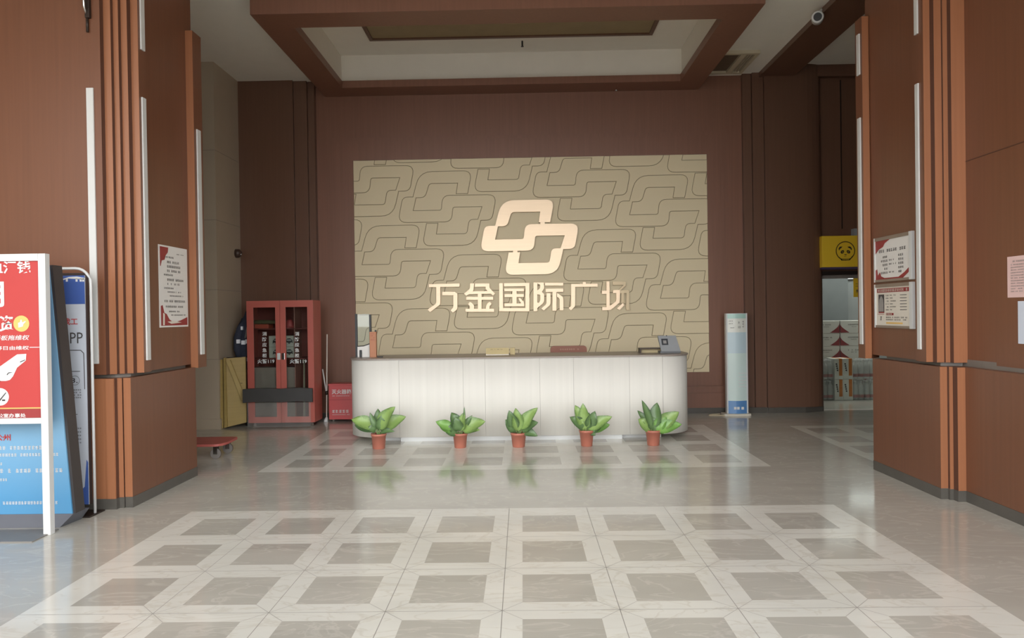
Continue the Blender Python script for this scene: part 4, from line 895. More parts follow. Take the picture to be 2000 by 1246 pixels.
def yellow_boards():
    Y = 9.62
    def q(px, py, dy=0): return PY(px, py, Y+dy)
    root = thing('wooden_crate', (q(452, 838).x, Y+0.1, 0), 'mustard yellow wooden crate panel leaning between the beige wall and cabinet', 'crate')
    bm = nb(); a, b = q(427, 702), q(434.5, 837)
    slab(bm, [q(427, 703, 0.03), q(434, 702, 0.03), q(436, 836, 0.0), q(429, 838, 0.0)], (0, 1, 0), 0.05); obj('side_batten', bm, M_YEL, root)
    bm = nb(); slab(bm, [q(436.5, 699, 0.03), q(440, 699, 0.03), q(444, 834, 0), q(438, 836, 0)], (0, 1, 0), 0.05); obj('side_batten', bm, M_YEL, root)
    bm = nb(); slab(bm, [q(440, 700, 0.05), q(479, 697, 0.18), q(481, 825, 0.16), q(444, 834, 0.02)], (0, 1, 0), 0.03); obj('front_panel', bm, M_YEL, root)
    bm = nb(); slab(bm, [q(441, 704, 0.02), q(449, 703, 0.035), q(479, 777, 0.135), q(472, 782, 0.12)], (0, 1, 0), 0.03); obj('diagonal_brace', bm, mat('mustard_brace', (176, 152, 94), 0.6), root)
    bm = nb()
    for (x0, y0, x1, y1) in ((452, 751, 474, 748), (447, 794, 472, 790), (459, 812, 470, 810)):
        p0, p1 = q(x0, y0, 0.05+0.13*(x0-440)/40), q(x1, y1, 0.05+0.13*(x1-440)/40); tube(bm, [p0+Vector((0, -0.012, 0)), p1+Vector((0, -0.012, 0))], 0.005, 6)
    obj('board_joints', bm, M_LINE, root)
    # dark framed board behind it
    Y2 = 9.87
    def q2(px, py): return PY(px, py, Y2)
    root = thing('dark_frame', (q2(450, 838).x, Y2, 0), 'dark rounded metal frame with a grey board behind the yellow crate', 'frame')
    z1 = q2(450, 700).z; x0, x1 = q2(426, 760).x, q2(481, 760).x
    bm = nb(); tube(bm, [(x0, Y2, 0), (x0, Y2, z1-0.06), (x0+0.015, Y2, z1-0.02), (x0+0.05, Y2, z1), (x1, Y2, z1+0.015), (x1, Y2, 0)], 0.014, 8); obj('tube_frame', bm, M_BLACK, root)
    bm = nb(); box(bm, x0+0.02, x0+0.13, Y2-0.006, Y2+0.006, 0.05, z1-0.015); obj('dark_board', bm, mat('dark_olive_board', (72, 62, 50), 0.6), root)
    bm = nb(); box(bm, x0+0.13, x1-0.02, Y2-0.006, Y2+0.006, 0.05, z1-0.015); obj('grey_board', bm, mat('taupe_board', (116, 104, 94), 0.6), root)
yellow_boards()

def trolley():
    z = 0.17; x0, x1, y0, y1 = -3.95, -3.22, 7.5, 7.98
    root = thing('platform_trolley', ((x0+x1)/2, (y0+y1)/2, 0), 'low red platform trolley half hidden behind the left column', 'trolley')
    bm = nb(); pts = rounded([(x0, y0), (x1-0.05, y0), (x1, y0+0.12), (x1-0.02, y1), (x0, y1)], [0.03, 0.06, 0.06, 0.05, 0.03], 5); prism(bm, pts, z-0.025, z); obj('deck', bm, mat('faded_red_deck', (178, 92, 84), 0.5), root)
    for (x, y) in ((x1-0.1, y0+0.09), (x1-0.1, y1-0.08), (x0+0.1, y0+0.09), (x0+0.1, y1-0.08)):
        c = bpy.data.objects.new('caster', None); COL.objects.link(c); c.parent = root; c.location = Vector((x, y, 0))-wloc(root)
        bm = nb(); box(bm, x-0.04, x+0.04, y-0.03, y+0.03, z-0.032, z-0.025); box(bm, x-0.03, x+0.015, y-0.024, y-0.019, 0.05, z-0.032); box(bm, x-0.03, x+0.015, y+0.019, y+0.024, 0.05, z-0.032); obj('fork', bm, M_CHROME, c)
        bm = nb(); tube(bm, [(x-0.01, y-0.014, 0.055), (x-0.01, y+0.014, 0.055)], 0.055, 18); obj('wheel', bm, mat('grey_rubber', (120, 114, 108), 0.6), c)
trolley()

def mop():
    Y = 10.12; a, b = PY(637, 653, Y), PY(638, 820, Y)
    root = thing('long_mop', (b.x, Y, 0), 'thin white handled mop standing upright between fire cabinet and red box', 'mop')
    bm = nb(); tube(bm, [(b.x, Y, 0.05), (a.x, Y+0.05, a.z)], 0.0085, 8); obj('handle', bm, mat('cream_handle', (222, 214, 204), 0.4), root)
    bm = nb(); z = PY(637, 766, Y).z; tube(bm, [(b.x, Y+0.01, z-0.04), (b.x, Y+0.015, z+0.02)], 0.016, 8); obj('grip_collar', bm, M_DKMET, root)
    bm = nb(); tube(bm, [PY(637, 764, Y-0.01), PY(630, 721, Y)], 0.009, 8); obj('short_handle', bm, M_WPLAS, root)
    bm = nb(); loft(bm, [ell((b.x-0.01, Y, 0.0), 0.034, 0.035, 10), ell((b.x-0.008, Y, 0.03), 0.03, 0.03, 10), ell((b.x, Y, 0.07), 0.014, 0.014, 10)]); obj('head', bm, M_WPLAS, root)
mop()

def red_box():
    Y = 10.12; a, b = PY(643, 822, Y), PY(643, 750, Y); x0, x1 = a.x, a.x+0.52
    root = thing('extinguisher_box', ((x0+x1)/2, Y+0.1, 0), 'small red extinguisher box with white lettering beside the desk', 'box')
    bm = nb(); box(bm, x0, x1, Y, Y+0.2, 0.035, b.z-0.025, bev=0.004); pp = obj('body', bm, M_REDBOX, root)
    bm = nb(); box(bm, x0-0.006, x1+0.006, Y-0.008, Y+0.206, b.z-0.025, b.z, bev=0.004); obj('lid', bm, M_REDBOX, root)
    for x in (x0+0.05, x1-0.05):
        bm = nb(); lathe(bm, (x, Y+0.05, 0), [(0.001, 0), (0.02, 0), (0.02, 0.035), (0.001, 0.035)], 10); obj('foot', bm, M_LEDGE, root)
    s = Sheet((0, Y, 0), (1, 0, 0), (0, 0, 1), (0, -1, 0), pp); bm = nb()
    def q(px, py): v = PY(px, py, Y); return v.x, v.z
    a0, b0 = q(648, 770); a1, b1 = q(686, 760); Sheet.text(s, bm, '灭火器箱', a0, b1, a1, b0, 0.003, 0.02); s.done('lettering', bm, M_PRWHITE); bm = nb()
    for y, x1p, hh in ((772, 684, 2.2), (800, 684, 6.5), (808.5, 684, 2.2)):
        a0, b0 = q(649, y+hh); a1, b1 = q(x1p, y); s.marks(bm, a0, b0, a1, b1-b0, y, cw=(b1-b0)*1.1)
    s.done('small_print', bm, M_PRWHITE)
    bm = nb(); a0, b0 = q(642, 781.5); s.rect(bm, x0+0.005, b0, x1-0.005, b0+0.005, 0.002); s.done('seam', bm, M_PRDRED)
red_box()

# small dark fitting on the beige wall
def fitting():
    X = -4.15; c = Vector((X, 10.25, 2.45))
    root = thing('wall_fitting', (X, 10.25, 2.38), 'small dark rounded fitting on the beige wall left of the rear pillar', 'wall fitting')
    bm = nb(); tube(bm, [(X, c.y, c.z), (X+0.05, c.y, c.z), (X+0.075, c.y, c.z-0.01)], [0.065, 0.06, 0.03], 16); obj('housing', bm, mat('brown_plastic', (70, 52, 44), 0.4), root)
    bm = nb(); tube(bm, [(X+0.07, c.y-0.01, c.z-0.015), (X+0.085, c.y-0.012, c.z-0.018)], 0.012, 10); obj('lens', bm, M_CHROME, root)
fitting()

# ------------------------------------------------------------------ things on the desk
def desk_items():
    Y = 8.85
    # framed clear display at the left end
    a, b = PY(694, 613, Y), PY(727, 694, Y)
    root = thing('acrylic_display', ((a.x+b.x)/2, Y, DT), 'clear acrylic display with dark side bars at the left end of the desk', 'display')
    bm = nb(); box(bm, a.x-0.004, a.x+0.022, Y-0.01, Y+0.02, DT, a.z); obj('side_bar', bm, M_BLACK, root)
    bm = nb(); box(bm, b.x-0.03, b.x-0.006, Y-0.01, Y+0.02, DT, a.z-0.01); obj('side_bar', bm, M_BLACK, root)
    bm = nb(); box(bm, a.x+0.022, b.x-0.03, Y, Y+0.008, DT, a.z-0.005); obj('clear_panel', bm, M_GLASS, root)
    bm = nb(); z = PY(705, 679, Y).z; zz = PY(705, 675, Y).z
    slab(bm, [(a.x+0.022, Y-0.004, DT), (b.x-0.03, Y-0.004, DT), (b.x-0.03, Y-0.004, zz+0.02), (a.x+0.1, Y-0.004, zz-0.008), (a.x+0.022, Y-0.004, zz-0.01)], (0, -1, 0), 0.006); obj('white_insert', bm, M_PAPER, root)
    bm = nb(); tube(bm, [(a.x+0.022, Y-0.014, zz-0.008), (a.x+0.1, Y-0.014, zz-0.004), (b.x-0.03, Y-0.014, zz+0.022)], 0.006, 6); obj('dark_curve', bm, M_BLACK, root)
    p = PY(705, 687, Y-0.02); bm = nb(); box(bm, p.x-0.016, p.x+0.012, Y-0.032, Y-0.012, DT, DT+0.09, bev=0.004); tag(obj('card_reader', bm, M_BLACK), 'tiny black device with a white face leaning on the clear display', 'device')
    # wooden leaflet holder
    a, b = PY(722.5, 648, Y-0.05), PY(736, 694, Y-0.05)
    root = thing('leaflet_holder', ((a.x+b.x)/2, Y-0.05, DT), 'narrow orange brown leaflet holder at the left end of the desk', 'leaflet holder')
    bm = nb(); box(bm, a.x, b.x, Y-0.08, Y-0.02, DT, a.z, bev=0.003); obj('case', bm, mat('orange_wood', (186, 124, 88), 0.5), root)
    s = Sheet((a.x, Y-0.08, a.z), (1, 0, 0), (0, 0, -1), (0, -1, 0), root); bm = nb()
    for k in range(4): s.marks(bm, 0.012, 0.02+0.025*k, b.x-a.x-0.01, 0.008, k, cw=0.018)
    s.done('printed_text', bm, M_PRDRED)
    bm = nb(); box(bm, b.x-0.02, b.x, Y-0.06, Y-0.04, a.z, a.z+0.02); obj('clip', bm, M_BLACK, root)
    bm = nb(); c = PY(742, 695, Y-0.1); box(bm, c.x-0.03, c.x+0.04, Y-0.13, Y-0.09, DT, DT+0.012, bev=0.003); tag(obj('pen', bm, M_BLACK), 'short black pen lying beside the leaflet holder', 'pen')
    # name plate
    a, b = PY(949, 680, Y), PY(994, 696, Y)
    root = thing('name_plate', ((a.x+b.x)/2, Y, DT), 'tan counter name plate with small dark characters near the desk middle', 'name plate')
    bm = nb(); slab(bm, [(a.x, Y, DT+0.012), (b.x, Y, DT+0.012), (b.x, Y+0.025, a.z), (a.x, Y+0.025, a.z)], (0, 1, 0), 0.012); obj('plate', bm, mat('tan_plate', (196, 176, 126), 0.5), root)
    bm = nb(); box(bm, a.x, b.x, Y-0.015, Y+0.06, DT, DT+0.012); obj('base', bm, M_PAPERD, root)
    s = Sheet((a.x, Y+0.016, a.z), (1, 0, 0), (0, 0.2, -1), (0, -1, 0.2), root); bm = nb()
    Sheet.text(s, bm, '前 台 接 待', 0.055, 0.018, 0.21, 0.034, 0.003, 0.02); s.done('lettering', bm, M_PRBLK)
    a2, b2 = PY(996, 679, Y+0.1), PY(1006, 696, Y+0.1); bm = nb(); box(bm, a2.x, b2.x, Y+0.07, Y+0.12, DT, a2.z, bev=0.003); tag(obj('card_holder', bm, mat('tan_plate', (196, 176, 126), 0.5)), 'small tan card holder just right of the name plate', 'card holder')
    # low tray and payment terminal
    a, b = PY(1250, 680, Y), PY(1297, 691, Y)
    root = thing('desk_tray', ((a.x+b.x)/2, Y+0.05, DT), 'low dark framed tray beside the payment terminal on the desk', 'tray')
    bm = nb(); box(bm, a.x, a.x+0.015, Y, Y+0.15, DT, a.z); box(bm, a.x+0.015, b.x, Y, Y+0.15, a.z-0.012, a.z); box(bm, b.x-0.012, b.x, Y, Y+0.15, DT, a.z-0.012); obj('frame', bm, M_DKMET, root)
    bm = nb(); box(bm, a.x+0.015, b.x-0.012, Y+0.06, Y+0.15, DT, a.z-0.012); obj('box', bm, mat('tan_card', (186, 168, 128), 0.6), root)
    a, b = PY(1287, 656, Y-0.05), PY(1328, 688, Y-0.05)
    root = thing('payment_terminal', ((a.x+b.x)/2, Y-0.02, DT), 'grey terminal with a small dark screen at the right end of the desk', 'terminal')
    w = b.x-a.x; yt, yb = Y+0.02, Y-0.1
    ft = [Vector((a.x, yt, a.z)), Vector((a.x+w*0.86, yt, a.z)), Vector((b.x, yb, DT+0.02)), Vector((a.x+0.02, yb, DT+0.02))]
    bm = nb(); nn = (ft[1]-ft[0]).cross(ft[3]-ft[0]).normalized()
    if nn.y > 0: nn = -nn
    slab(bm, [v-nn*0.03 for v in ft], nn, 0.03); obj('body', bm, M_GREYP, root)
    bm = nb(); box(bm, a.x+0.005, b.x, yb, Y+0.08, DT, DT+0.024, bev=0.004); obj('base', bm, mat('dark_grey_plastic', (96, 98, 100), 0.45), root)
    u = (ft[1]-ft[0]).normalized(); v = (ft[3]-ft[0]).normalized(); v = (v-u*v.dot(u)).normalized()
    s = Sheet(ft[0], u, v, nn, root); bm = nb(); s.rect(bm, 0.035, 0.045, 0.115, 0.135); s.done('screen', bm, mat('dark_screen', (66, 68, 72), 0.25))
    bm = nb(); s.rect(bm, 0.055, 0.07, 0.095, 0.115, 0.003); s.done('screen_icon', bm, M_PRGREY)
    bm = nb(); s.rect(bm, 0.1, -0.003, 0.112, 0.012, 0.004); s.done('camera_dot', bm, M_BLACK)
    # chair behind the desk
    Yc = 9.86; a, b = PY(1075, 676, Yc), PY(1146, 694, Yc)
    root = thing('office_chair', ((a.x+b.x)/2, Yc+0.0, 0), 'brown leather chair behind the desk, only its back top showing', 'chair')
    cx = (a.x+b.x)/2; bw = (b.x-a.x)/2; zt = a.z
    bm = nb()
    prof = rounded([(cx-bw, zt-0.45), (cx+bw, zt-0.45), (cx+bw, zt), (cx-bw, zt)], [0.08, 0.08, 0.05, 0.05], 5)
    slab(bm, [(x, Yc+0.04, z) for x, z in prof], (0, -1, 0), 0.07); o = obj('backrest', bm, mat('brown_leather', (146, 92, 72), 0.5), root)
    bm = nb(); s = Sheet((cx-bw, Yc-0.03, zt), (1, 0, 0), (0, 0, -1), (0, -1, 0), root); s.marks(bm, 0.13, 0.035, 0.4, 0.022, 4, cw=0.03); s.done('back_print', bm, mat('pale_brown_print', (190, 146, 124), 0.6))
    bm = nb(); box(bm, cx-bw, cx+bw, Yc-0.5, Yc-0.05, 0.42, 0.5, bev=0.02); obj('seat', bm, mat('brown_leather', (146, 92, 72), 0.5), root)
    bm = nb(); box(bm, cx-0.03, cx+0.03, Yc-0.1, Yc+0.02, 0.46, zt-0.4); obj('back_bracket', bm, M_BLACK, root)
    bm = nb(); tube(bm, [(cx, Yc-0.27, 0.06), (cx, Yc-0.27, 0.43)], 0.028, 12); obj('gas_post', bm, M_CHROME, root)
    bm = nb()
    for k in range(5):
        t = 2*math.pi*k/5+0.3; tube(bm, [(cx, Yc-0.27, 0.09), (cx+0.27*math.cos(t), Yc-0.27+0.27*math.sin(t), 0.06)], 0.018, 8); tube(bm, [(cx+0.27*math.cos(t)-0.02, Yc-0.27+0.27*math.sin(t), 0.03), (cx+0.27*math.cos(t)+0.02, Yc-0.27+0.27*math.sin(t), 0.03)], 0.03, 12)
    obj('star_base', bm, M_BLACK, root)
desk_items()

# ------------------------------------------------------------------ light box sign at right of the desk
def lightbox():
    Y = 10.22; L, R = PY(1420, 700, Y).x, PY(1463, 700, Y).x-0.01; zt = PY(1440, 612, Y).z; zb = 0.03
    root = thing('totem_sign', ((L+R)/2, Y+0.06, 0), 'slim pale green and blue totem sign standing right of the desk', 'sign')
    n = 10
    def arc(o): return [(L+0.02+(R-L-0.04)*k/n, Y+0.03-(0.03+o)*math.sin(math.pi*k/n)) for k in range(n+1)]
    bm = nb(); prism(bm, [(L, Y+0.03), (L+0.02, Y+0.03)]+arc(0)[1:-1]+[(R-0.02, Y+0.03), (R, Y+0.03), (R, Y+0.11), (L, Y+0.11)], zb, zt); obj('casing', bm, M_WPLAS, root)
    def band(name, py0, py1, M, inset=0.0):
        z1, z0 = PY(1440, py0, Y).z, PY(1440, py1, Y).z; bm = nb(); ar = arc(0.003)
        for k in range(n): quad(bm, (ar[k][0], ar[k][1], z0), (ar[k+1][0], ar[k+1][1], z0), (ar[k+1][0], ar[k+1][1], z1), (ar[k][0], ar[k][1], z1))
        obj(name, bm, M, root, recalc=False, smooth=True)
    band('green_band', 613, 622, mat('mint_print', (178, 212, 200), 0.3, var=0.01)); band('white_band', 622, 649, mat('ivory_print', (226, 226, 216), 0.3, var=0.01)); band('pale_blue_band', 649, 690, mat('ice_blue_print', (192, 210, 216), 0.3, var=0.01))
    band('pale_green_band', 690, 783, mat('pale_mint_print', (206, 222, 216), 0.3, var=0.015)); band('blue_band', 783, 810, mat('cornflower_print', (92, 136, 186), 0.3, var=0.01))
    s = Sheet((0, Y-0.006, 0), (1, 0, 0), (0, 0, 1), (0, -1, 0), root)
    def q(px, py): v = PY(px, py, Y); return v.x, v.z
    bm = nb()
    for (x0, x1, y, hh, cw) in ((1423, 1433, 626, 2, .02), (1423, 1433, 631, 2, .02), (1426, 1434, 639, 2, .015), (1441, 1447, 628, 4, .03), (1450, 1455, 626, 14, .02), (1441, 1447, 637, 4, .02)):
        a0, b0 = q(x0, y+hh); a1, b1 = q(x1, y); s.marks(bm, a0, b0, a1, b1-b0, y, cw=cw, lift=0.004)
    s.done('printed_text', bm, M_PRGREY)
    bm = nb()
    for x in (1435.5, 1441.5, 1450):
        a, b = q(x, 797); bm = nb(); s.rect(bm, a-0.017, b-0.02, a+0.019, b+0.018, 0.006); s.done('white_icon', bm, M_PRWHITE)
    bm = nb()
    for k, y in enumerate((728, 735, 742, 748, 754)): a0, b0 = q(1442, y+1.5); a1, b1 = q(1458, y); s.rect(bm, a0, b0, a1, b1, 0.004)
    s.done('white_lines', bm, M_PRWHITE)
    bm = nb(); pts = rounded([(L-0.06, Y-0.04), (R+0.03, Y-0.04), (R+0.03, Y+0.16), (L-0.06, Y+0.16)], [0.04]*4, 5); prism(bm, pts, 0, 0.03); obj('foot', bm, mat('ivory_plastic', (206, 198, 182), 0.4), root)
    bm = nb(); pts = []
    for k in range(15):
        t = k/14; pts.append((L-0.04-0.22*math.sin(math.pi*t*0.95), Y-0.03+0.16*t+0.02*math.sin(9*t), 0.008))
    tube(bm, pts, 0.007, 6); tag(obj('power_cable', bm, mat('beige_cable', (206, 190, 160), 0.5)), 'beige power cable looped on the floor at the totem sign foot', 'cable')
lightbox()

# ------------------------------------------------------------------ ceiling fittings
def ceiling_bits():
    # air vent beside the coffer frame
    z = CEIL; x0, x1, y0, y1 = 2.68, 3.24, 9.58, 10.4
    root = thing('air_vent', ((x0+x1)/2, (y0+y1)/2, z-0.04), 'cream ceiling air vent at the right of the timber frame', 'vent')
    fr = nb(); t = 0.05
    for r in ((x0, x1, y0, y0+t), (x0, x1, y1-t, y1), (x1-t, x1, y0+t, y1-t), (x0+0.32, x0+0.39, y0+t, y1-t)): box(fr, *r, z-0.045, z, 0)
    obj('frame', fr, mat('cream_metal', (196, 184, 158), 0.5), root)
    bm = nb(); box(bm, x0, x0+0.32, y0+t, y1-t, z-0.012, z-0.001); obj('intake', bm, mat('brown_duct', (96, 80, 64), 0.7), root)
    bm = nb(); box(bm, x0+0.39, x1-t, y0+t, y1-t, z-0.012, z-0.001); obj('outlet', bm, mat('brown_duct', (96, 80, 64), 0.7), root)
    bm = nb()
    for k in range(3): box(bm, x0+0.4+k*0.035, x0+0.408+k*0.035, y0+t, y1-t, z-0.04, z-0.013)
    obj('louvres', bm, mat('cream_metal', (196, 184, 158), 0.5), root)
    # bullet camera on the right beam
    c = PY(1605, 38, 8.25); X = 3.52
    root = thing('security_camera', (c.x, c.y, c.z-0.06), 'white bullet security camera on the dark beam at upper right', 'camera')
    d = Vector((-0.35, -0.9, -0.2)).normalized(); p = Vector((3.45, 8.25, 4.87))
    bm = nb(); tube(bm, [p-d*0.11, p+d*0.06, p+d*0.075], [0.064, 0.068, 0.06], 20); obj('housing', bm, M_WPLAS, root)
    bm = nb(); tube(bm, [p+d*0.07, p+d*0.079], 0.046, 20); obj('lens', bm, M_BLACK, root)
    bm = nb(); tube(bm, [p-d*0.03, (X-0.01, 8.3, 4.97), (X+0.01, 8.3, 4.98)], 0.02, 10); obj('arm', bm, M_WPLAS, root)
    # sprinkler in the recess and the tiny light on the rear beam
    p = PZ(1020, 80, 5.3); root = thing('sprinkler', (p.x, p.y, 5.24), 'thin dark sprinkler hanging in the white ceiling recess', 'sprinkler')
    bm = nb(); tube(bm, [(p.x, p.y, 5.3), (p.x, p.y, 5.225)], 0.012, 8); obj('stem', bm, M_BLACK, root)
    bm = nb(); tube(bm, [(p.x, p.y, 5.225), (p.x, p.y, 5.22)], 0.02, 10); obj('deflector', bm, M_BLACK, root)
    p = PY(1202, 180, 10.5); bm = nb(); q = PZ(1202, 180, 4.8); lathe(bm, (q.x, min(q.y, 10.55), 4.785), [(0.001, 0), (0.018, 0.002), (0.022, 0.015)], 12)
    tag(obj('sensor_button', bm, M_CHROME), 'tiny white ceiling sensor under the rear timber beam', 'sensor')
ceiling_bits()

# ------------------------------------------------------------------ shop door on the right: sign, sticker, stock
def shop():
    Y = 10.42
    a, b = PY(1605, 461, Y), PY(1605, 522, Y); x1 = a.x+0.9
    root = thing('shop_sign', ((a.x+x1)/2, Y+0.05, b.z), 'yellow shop sign with a panda face in a circle above the glass door', 'sign')
    bm = nb(); box(bm, a.x, x1, Y, Y+0.1, b.z, a.z, bev=0.004); pp = obj('box', bm, M_YSIGN, root)
    bm = nb(); box(bm, a.x, x1, Y+0.01, Y+0.17, b.z-0.03, b.z); obj('purple_underside', bm, mat('dark_purple_paint', (72, 58, 88), 0.5), root)
    s = Sheet((0, Y, 0), (1, 0, 0), (0, 0, 1), (0, -1, 0), pp); c = PY(1651, 490, Y); k = Y/FPX/6.23
    q = lambda px, py: (c.x+(px-379)*k, c.z-(py-308)*k)
    bm = nb(); s.disc(bm, c.x, c.z, 116*k, 0.003, 36, r0=106*k)
    for P in ([(300, 300), (298, 275), (315, 255), (345, 255), (330, 272), (312, 285), (308, 298)], [(405, 258), (435, 255), (455, 275), (456, 295), (445, 298), (440, 282), (415, 270)],
              [(320, 325), (330, 305), (355, 298), (365, 312), (355, 335), (332, 342)], [(438, 325), (430, 305), (402, 298), (392, 312), (402, 335), (426, 342)],
              [(362, 350), (398, 350), (388, 360), (372, 360)], [(300, 375), (325, 400), (435, 400), (468, 362), (460, 390), (430, 422), (330, 424)], [(360, 374), (390, 374), (390, 378), (360, 378)]):
        s.poly(bm, [q(*t) for t in P], 0.003)
    s.done('panda_face', bm, mat('dark_brown_print', (44, 34, 26), 0.5, var=0.0))
    bm = nb()
    for P in ([(338, 318), (350, 314), (352, 322), (340, 326)], [(420, 318), (408, 314), (406, 322), (418, 326)], [(335, 405), (425, 405), (420, 413), (340, 413)]): s.poly(bm, [q(*t) for t in P], 0.005)
    s.done('panda_highlights', bm, M_YSIGN)
    a, b = PY(1665, 447, 10.55), PY(1677, 461, 10.55); bm = nb(); box(bm, a.x, a.x+0.2, 10.5, 10.6, b.z, a.z, bev=0.004); tag(obj('junction_box', bm, M_GREYP), 'small grey box on the wall just above the yellow sign', 'box')
    # glass door leaf
    dz = 2.0; x0, x1 = 4.44, 6.4; Yd = 10.66
    d = nb(); box(d, x0, x0+0.035, Yd-0.02, Yd+0.02, 0, dz); box(d, x1-0.035, x1, Yd-0.02, Yd+0.02, 0, dz); box(d, x0+0.035, x1-0.035, Yd-0.02, Yd+0.02, dz-0.035, dz+0.02)
    o = struct('door_1', d, M_LEDGE)
    bm = nb(); box(bm, x0+0.035, x1-0.035, Yd-0.005, Yd+0.005, 0.012, dz-0.035); obj('pane', bm, M_GLASS, o)
    a, b = PY(1666.5, 539, Yd-0.006), PY(1679, 580, Yd-0.006); st = thing('door_sticker', (a.x+0.06, Yd-0.006, b.z), 'small yellow notice stuck on the glass shop door', 'sticker')
    bm = nb(); box(bm, a.x, a.x+0.16, Yd-0.009, Yd-0.005, b.z, a.z); obj('sheet', bm, M_YSIGN, st)
    s = Sheet((a.x, Yd-0.009, a.z), (1, 0, 0), (0, 0, -1), (0, -1, 0), st); bm = nb()
    for k2 in range(3): s.marks(bm, 0.03, 0.11+k2*0.035, 0.1, 0.016, k2, cw=0.022)
    s.text(bm, '推', 0.035, 0.2, 0.085, 0.25, 0.003, 0.02); s.done('printed_text', bm, M_PRBLK)
    # tube lamp on the rear wall of the shop
    bm = nb(); p0, p1 = PY(1632, 542, 13.5), PY(1700, 541, 13.5); lamp = thing('tube_lamp', ((p0.x+p1.x)/2, 13.5, p0.z), 'white tube lamp glowing at the top of the shop rear wall', 'lamp')
    tube(bm, [(p0.x, 13.5, p0.z), (p0.x+1.2, 13.5, p0.z)], 0.018, 10); obj('tube', bm, mat('glowing_tube', (250, 252, 250), 0.5, var=0.0, emit=4), lamp)
    bm = nb(); box(bm, p0.x, p0.x+1.2, 13.52, 13.6, p0.z-0.03, p0.z+0.03); obj('fixture', bm, M_WPLAS, lamp)
    li = bpy.data.lights.new('shop_fill_light', 'AREA'); li.shape = 'RECTANGLE'; li.size = 2.4; li.size_y = 1.2; li.energy = 20; li.color = (1, 0.97, 0.93)  # unseen area light added to brighten the shop interior
    lo = bpy.data.objects.new('shop_fill_light', li); COL.objects.link(lo); lo.location = (6.4, 12.2, 2.58)
    # gift cartons stacked behind
    Yb = 12.25; seam = [PY(x, 690, Yb).x for x in (1587, 1640.5, 1694)]; H = 0.2185
    rows = ['topmost', 'second highest', 'third highest', 'third lowest', 'second lowest', 'lowest']
    for i in range(2):
        for j in range(6):
            z0 = H*j
            if i == 0 and j < 0: continue
            root = thing('gift_carton', ((seam[i]+seam[i+1])/2, Yb+0.15, z0), '%s white gift carton with red roof art, %s stack inside the shop' % (rows[5-j], ('left', 'right')[i]), 'carton', 'red and white gift cartons in the shop')
            bm = nb(); box(bm, seam[i]+0.003, seam[i+1]-0.003, Yb, Yb+0.3, z0+0.001, z0+H-0.003); pp = obj('carton', bm, M_CARTON, root)
            s = Sheet((seam[i], Yb, z0+H), (1, 0, 0), (0, 0, -1), (0, -1, 0), pp); w = seam[i+1]-seam[i]
            bm = nb()
            for m in (0, 1):
                P = [(0.004, 0.03), (0.012, 0.075), (0.04, 0.115), (0.09, 0.155), (0.165, 0.205), (0.004, 0.21)]
                s.poly(bm, [((w-a_) if m else a_, b_) for a_, b_ in P], 0.002)
            s.done('roof_art', bm, mat('maroon_print', (150, 74, 78), 0.5, var=0.1, scale=(20, 20, 20)))
            bm = nb(); s.marks(bm, 0.14, 0.06, w-0.12, 0.02, i*7+j, cw=0.02); s.marks(bm, 0.19, 0.10, w-0.18, 0.012, i*7+j+50, cw=0.014); s.rect(bm, 0.0, 0.0, 0.008, 0.2, 0.003); s.done('printed_text', bm, M_PRBLK)
    # bottled water packs and taped cartons in front
    Yf = 11.8; H = 0.345
    xs = [PY(x, 740, Yf).x for x in (1630, 1647, 1666)]
    cl = [['lower left', 'lower right'], ['upper left', 'upper right']]
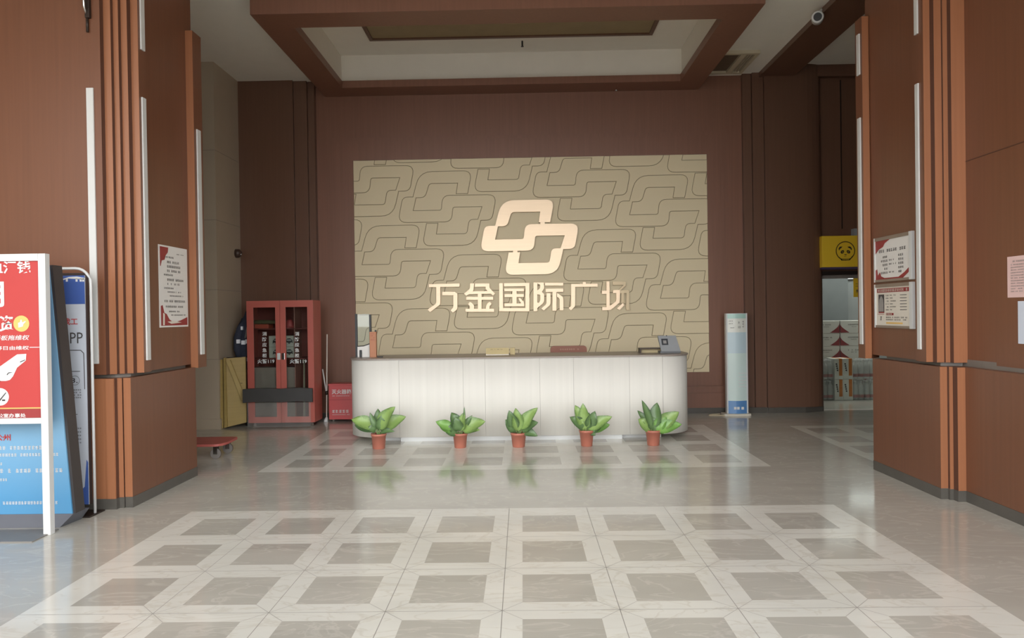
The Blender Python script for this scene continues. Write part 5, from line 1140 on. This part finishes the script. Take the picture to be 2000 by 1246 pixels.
    for j in range(2):
        for i in range(2):
            x0, x1 = xs[i]+0.002, xs[i+1]-0.002; z0 = j*H
            root = thing('taped_carton', ((x0+x1)/2, Yf+0.15, z0), '%s narrow white carton with orange tape, by the bottle packs' % cl[j][i], 'carton', 'taped cartons in the shop')
            bm = nb(); box(bm, x0, x1, Yf, Yf+0.32, z0+0.001, z0+H-0.003); obj('carton', bm, M_CARTON, root)
            bm = nb(); xt = x1-0.012; box(bm, xt-0.055, xt, Yf-0.002, Yf+0.0, z0+0.06, z0+H-0.003); box(bm, xt-0.055, xt, Yf-0.002, Yf+0.32, z0+H-0.003, z0+H-0.001); obj('orange_tape', bm, M_ORANGE, root)
            s = Sheet((x0, Yf, z0+H), (1, 0, 0), (0, 0, -1), (0, -1, 0), root); bm = nb()
            for k2 in range(4): s.poly(bm, [(0.015+0.006*k2, 0.08+0.035*k2), (0.04+0.006*k2, 0.075+0.035*k2), (0.045+0.006*k2, 0.105+0.035*k2), (0.02+0.006*k2, 0.1+0.035*k2)], 0.003)
            s.done('printed_text', bm, M_PRBLK)
    packs = [(1667, 1712, 'right'), (1596, 1629, 'left')]
    for (pa, pb, sd) in packs:
        for j in range(2):
            x0, x1 = PY(pa, 740, Yf).x, PY(pb, 740, Yf).x; z0 = j*0.345; hb = 0.335
            root = thing('bottle_pack', ((x0+x1)/2, Yf+0.14, z0), '%s wrapped pack of clear water bottles at the %s of the taped cartons' % (('lower', 'upper')[j], sd), 'bottle pack', 'wrapped bottle packs in the shop')
            bm = nb(); nbt = max(3, int(round((x1-x0)/0.085))); r = (x1-x0)/nbt/2*0.94; lb = nb(); cb = nb()
            for a_ in range(nbt):
                for b_ in range(3):
                    c = (x0+(a_+0.5)*(x1-x0)/nbt, Yf+0.045+b_*0.085, z0+0.004)
                    lathe(bm, c, [(0.001, 0), (r, 0.004), (r, 0.1), (r*0.93, 0.11), (r, 0.12), (r, 0.2), (r*0.8, 0.25), (r*0.36, 0.28), (r*0.36, 0.3)], 10)
                    if b_ == 0: lathe(lb, c, [(r*1.03, 0.035), (r*1.03, 0.085)], 10)
                    lathe(cb, c, [(0.001, 0.318), (r*0.42, 0.318), (r*0.42, 0.295)], 8)
            obj('bottles', bm, M_BOTTLE, root); obj('bottle_labels', lb, mat('red_label', (170, 84, 84), 0.5), root); obj('caps', cb, M_WPLAS, root)
            bm = nb(); box(bm, x0+0.001, x1-0.001, Yf-0.004, Yf+0.27, z0+0.001, z0+hb, bev=0.015); obj('shrink_wrap', bm, M_WRAP, root)
shop()
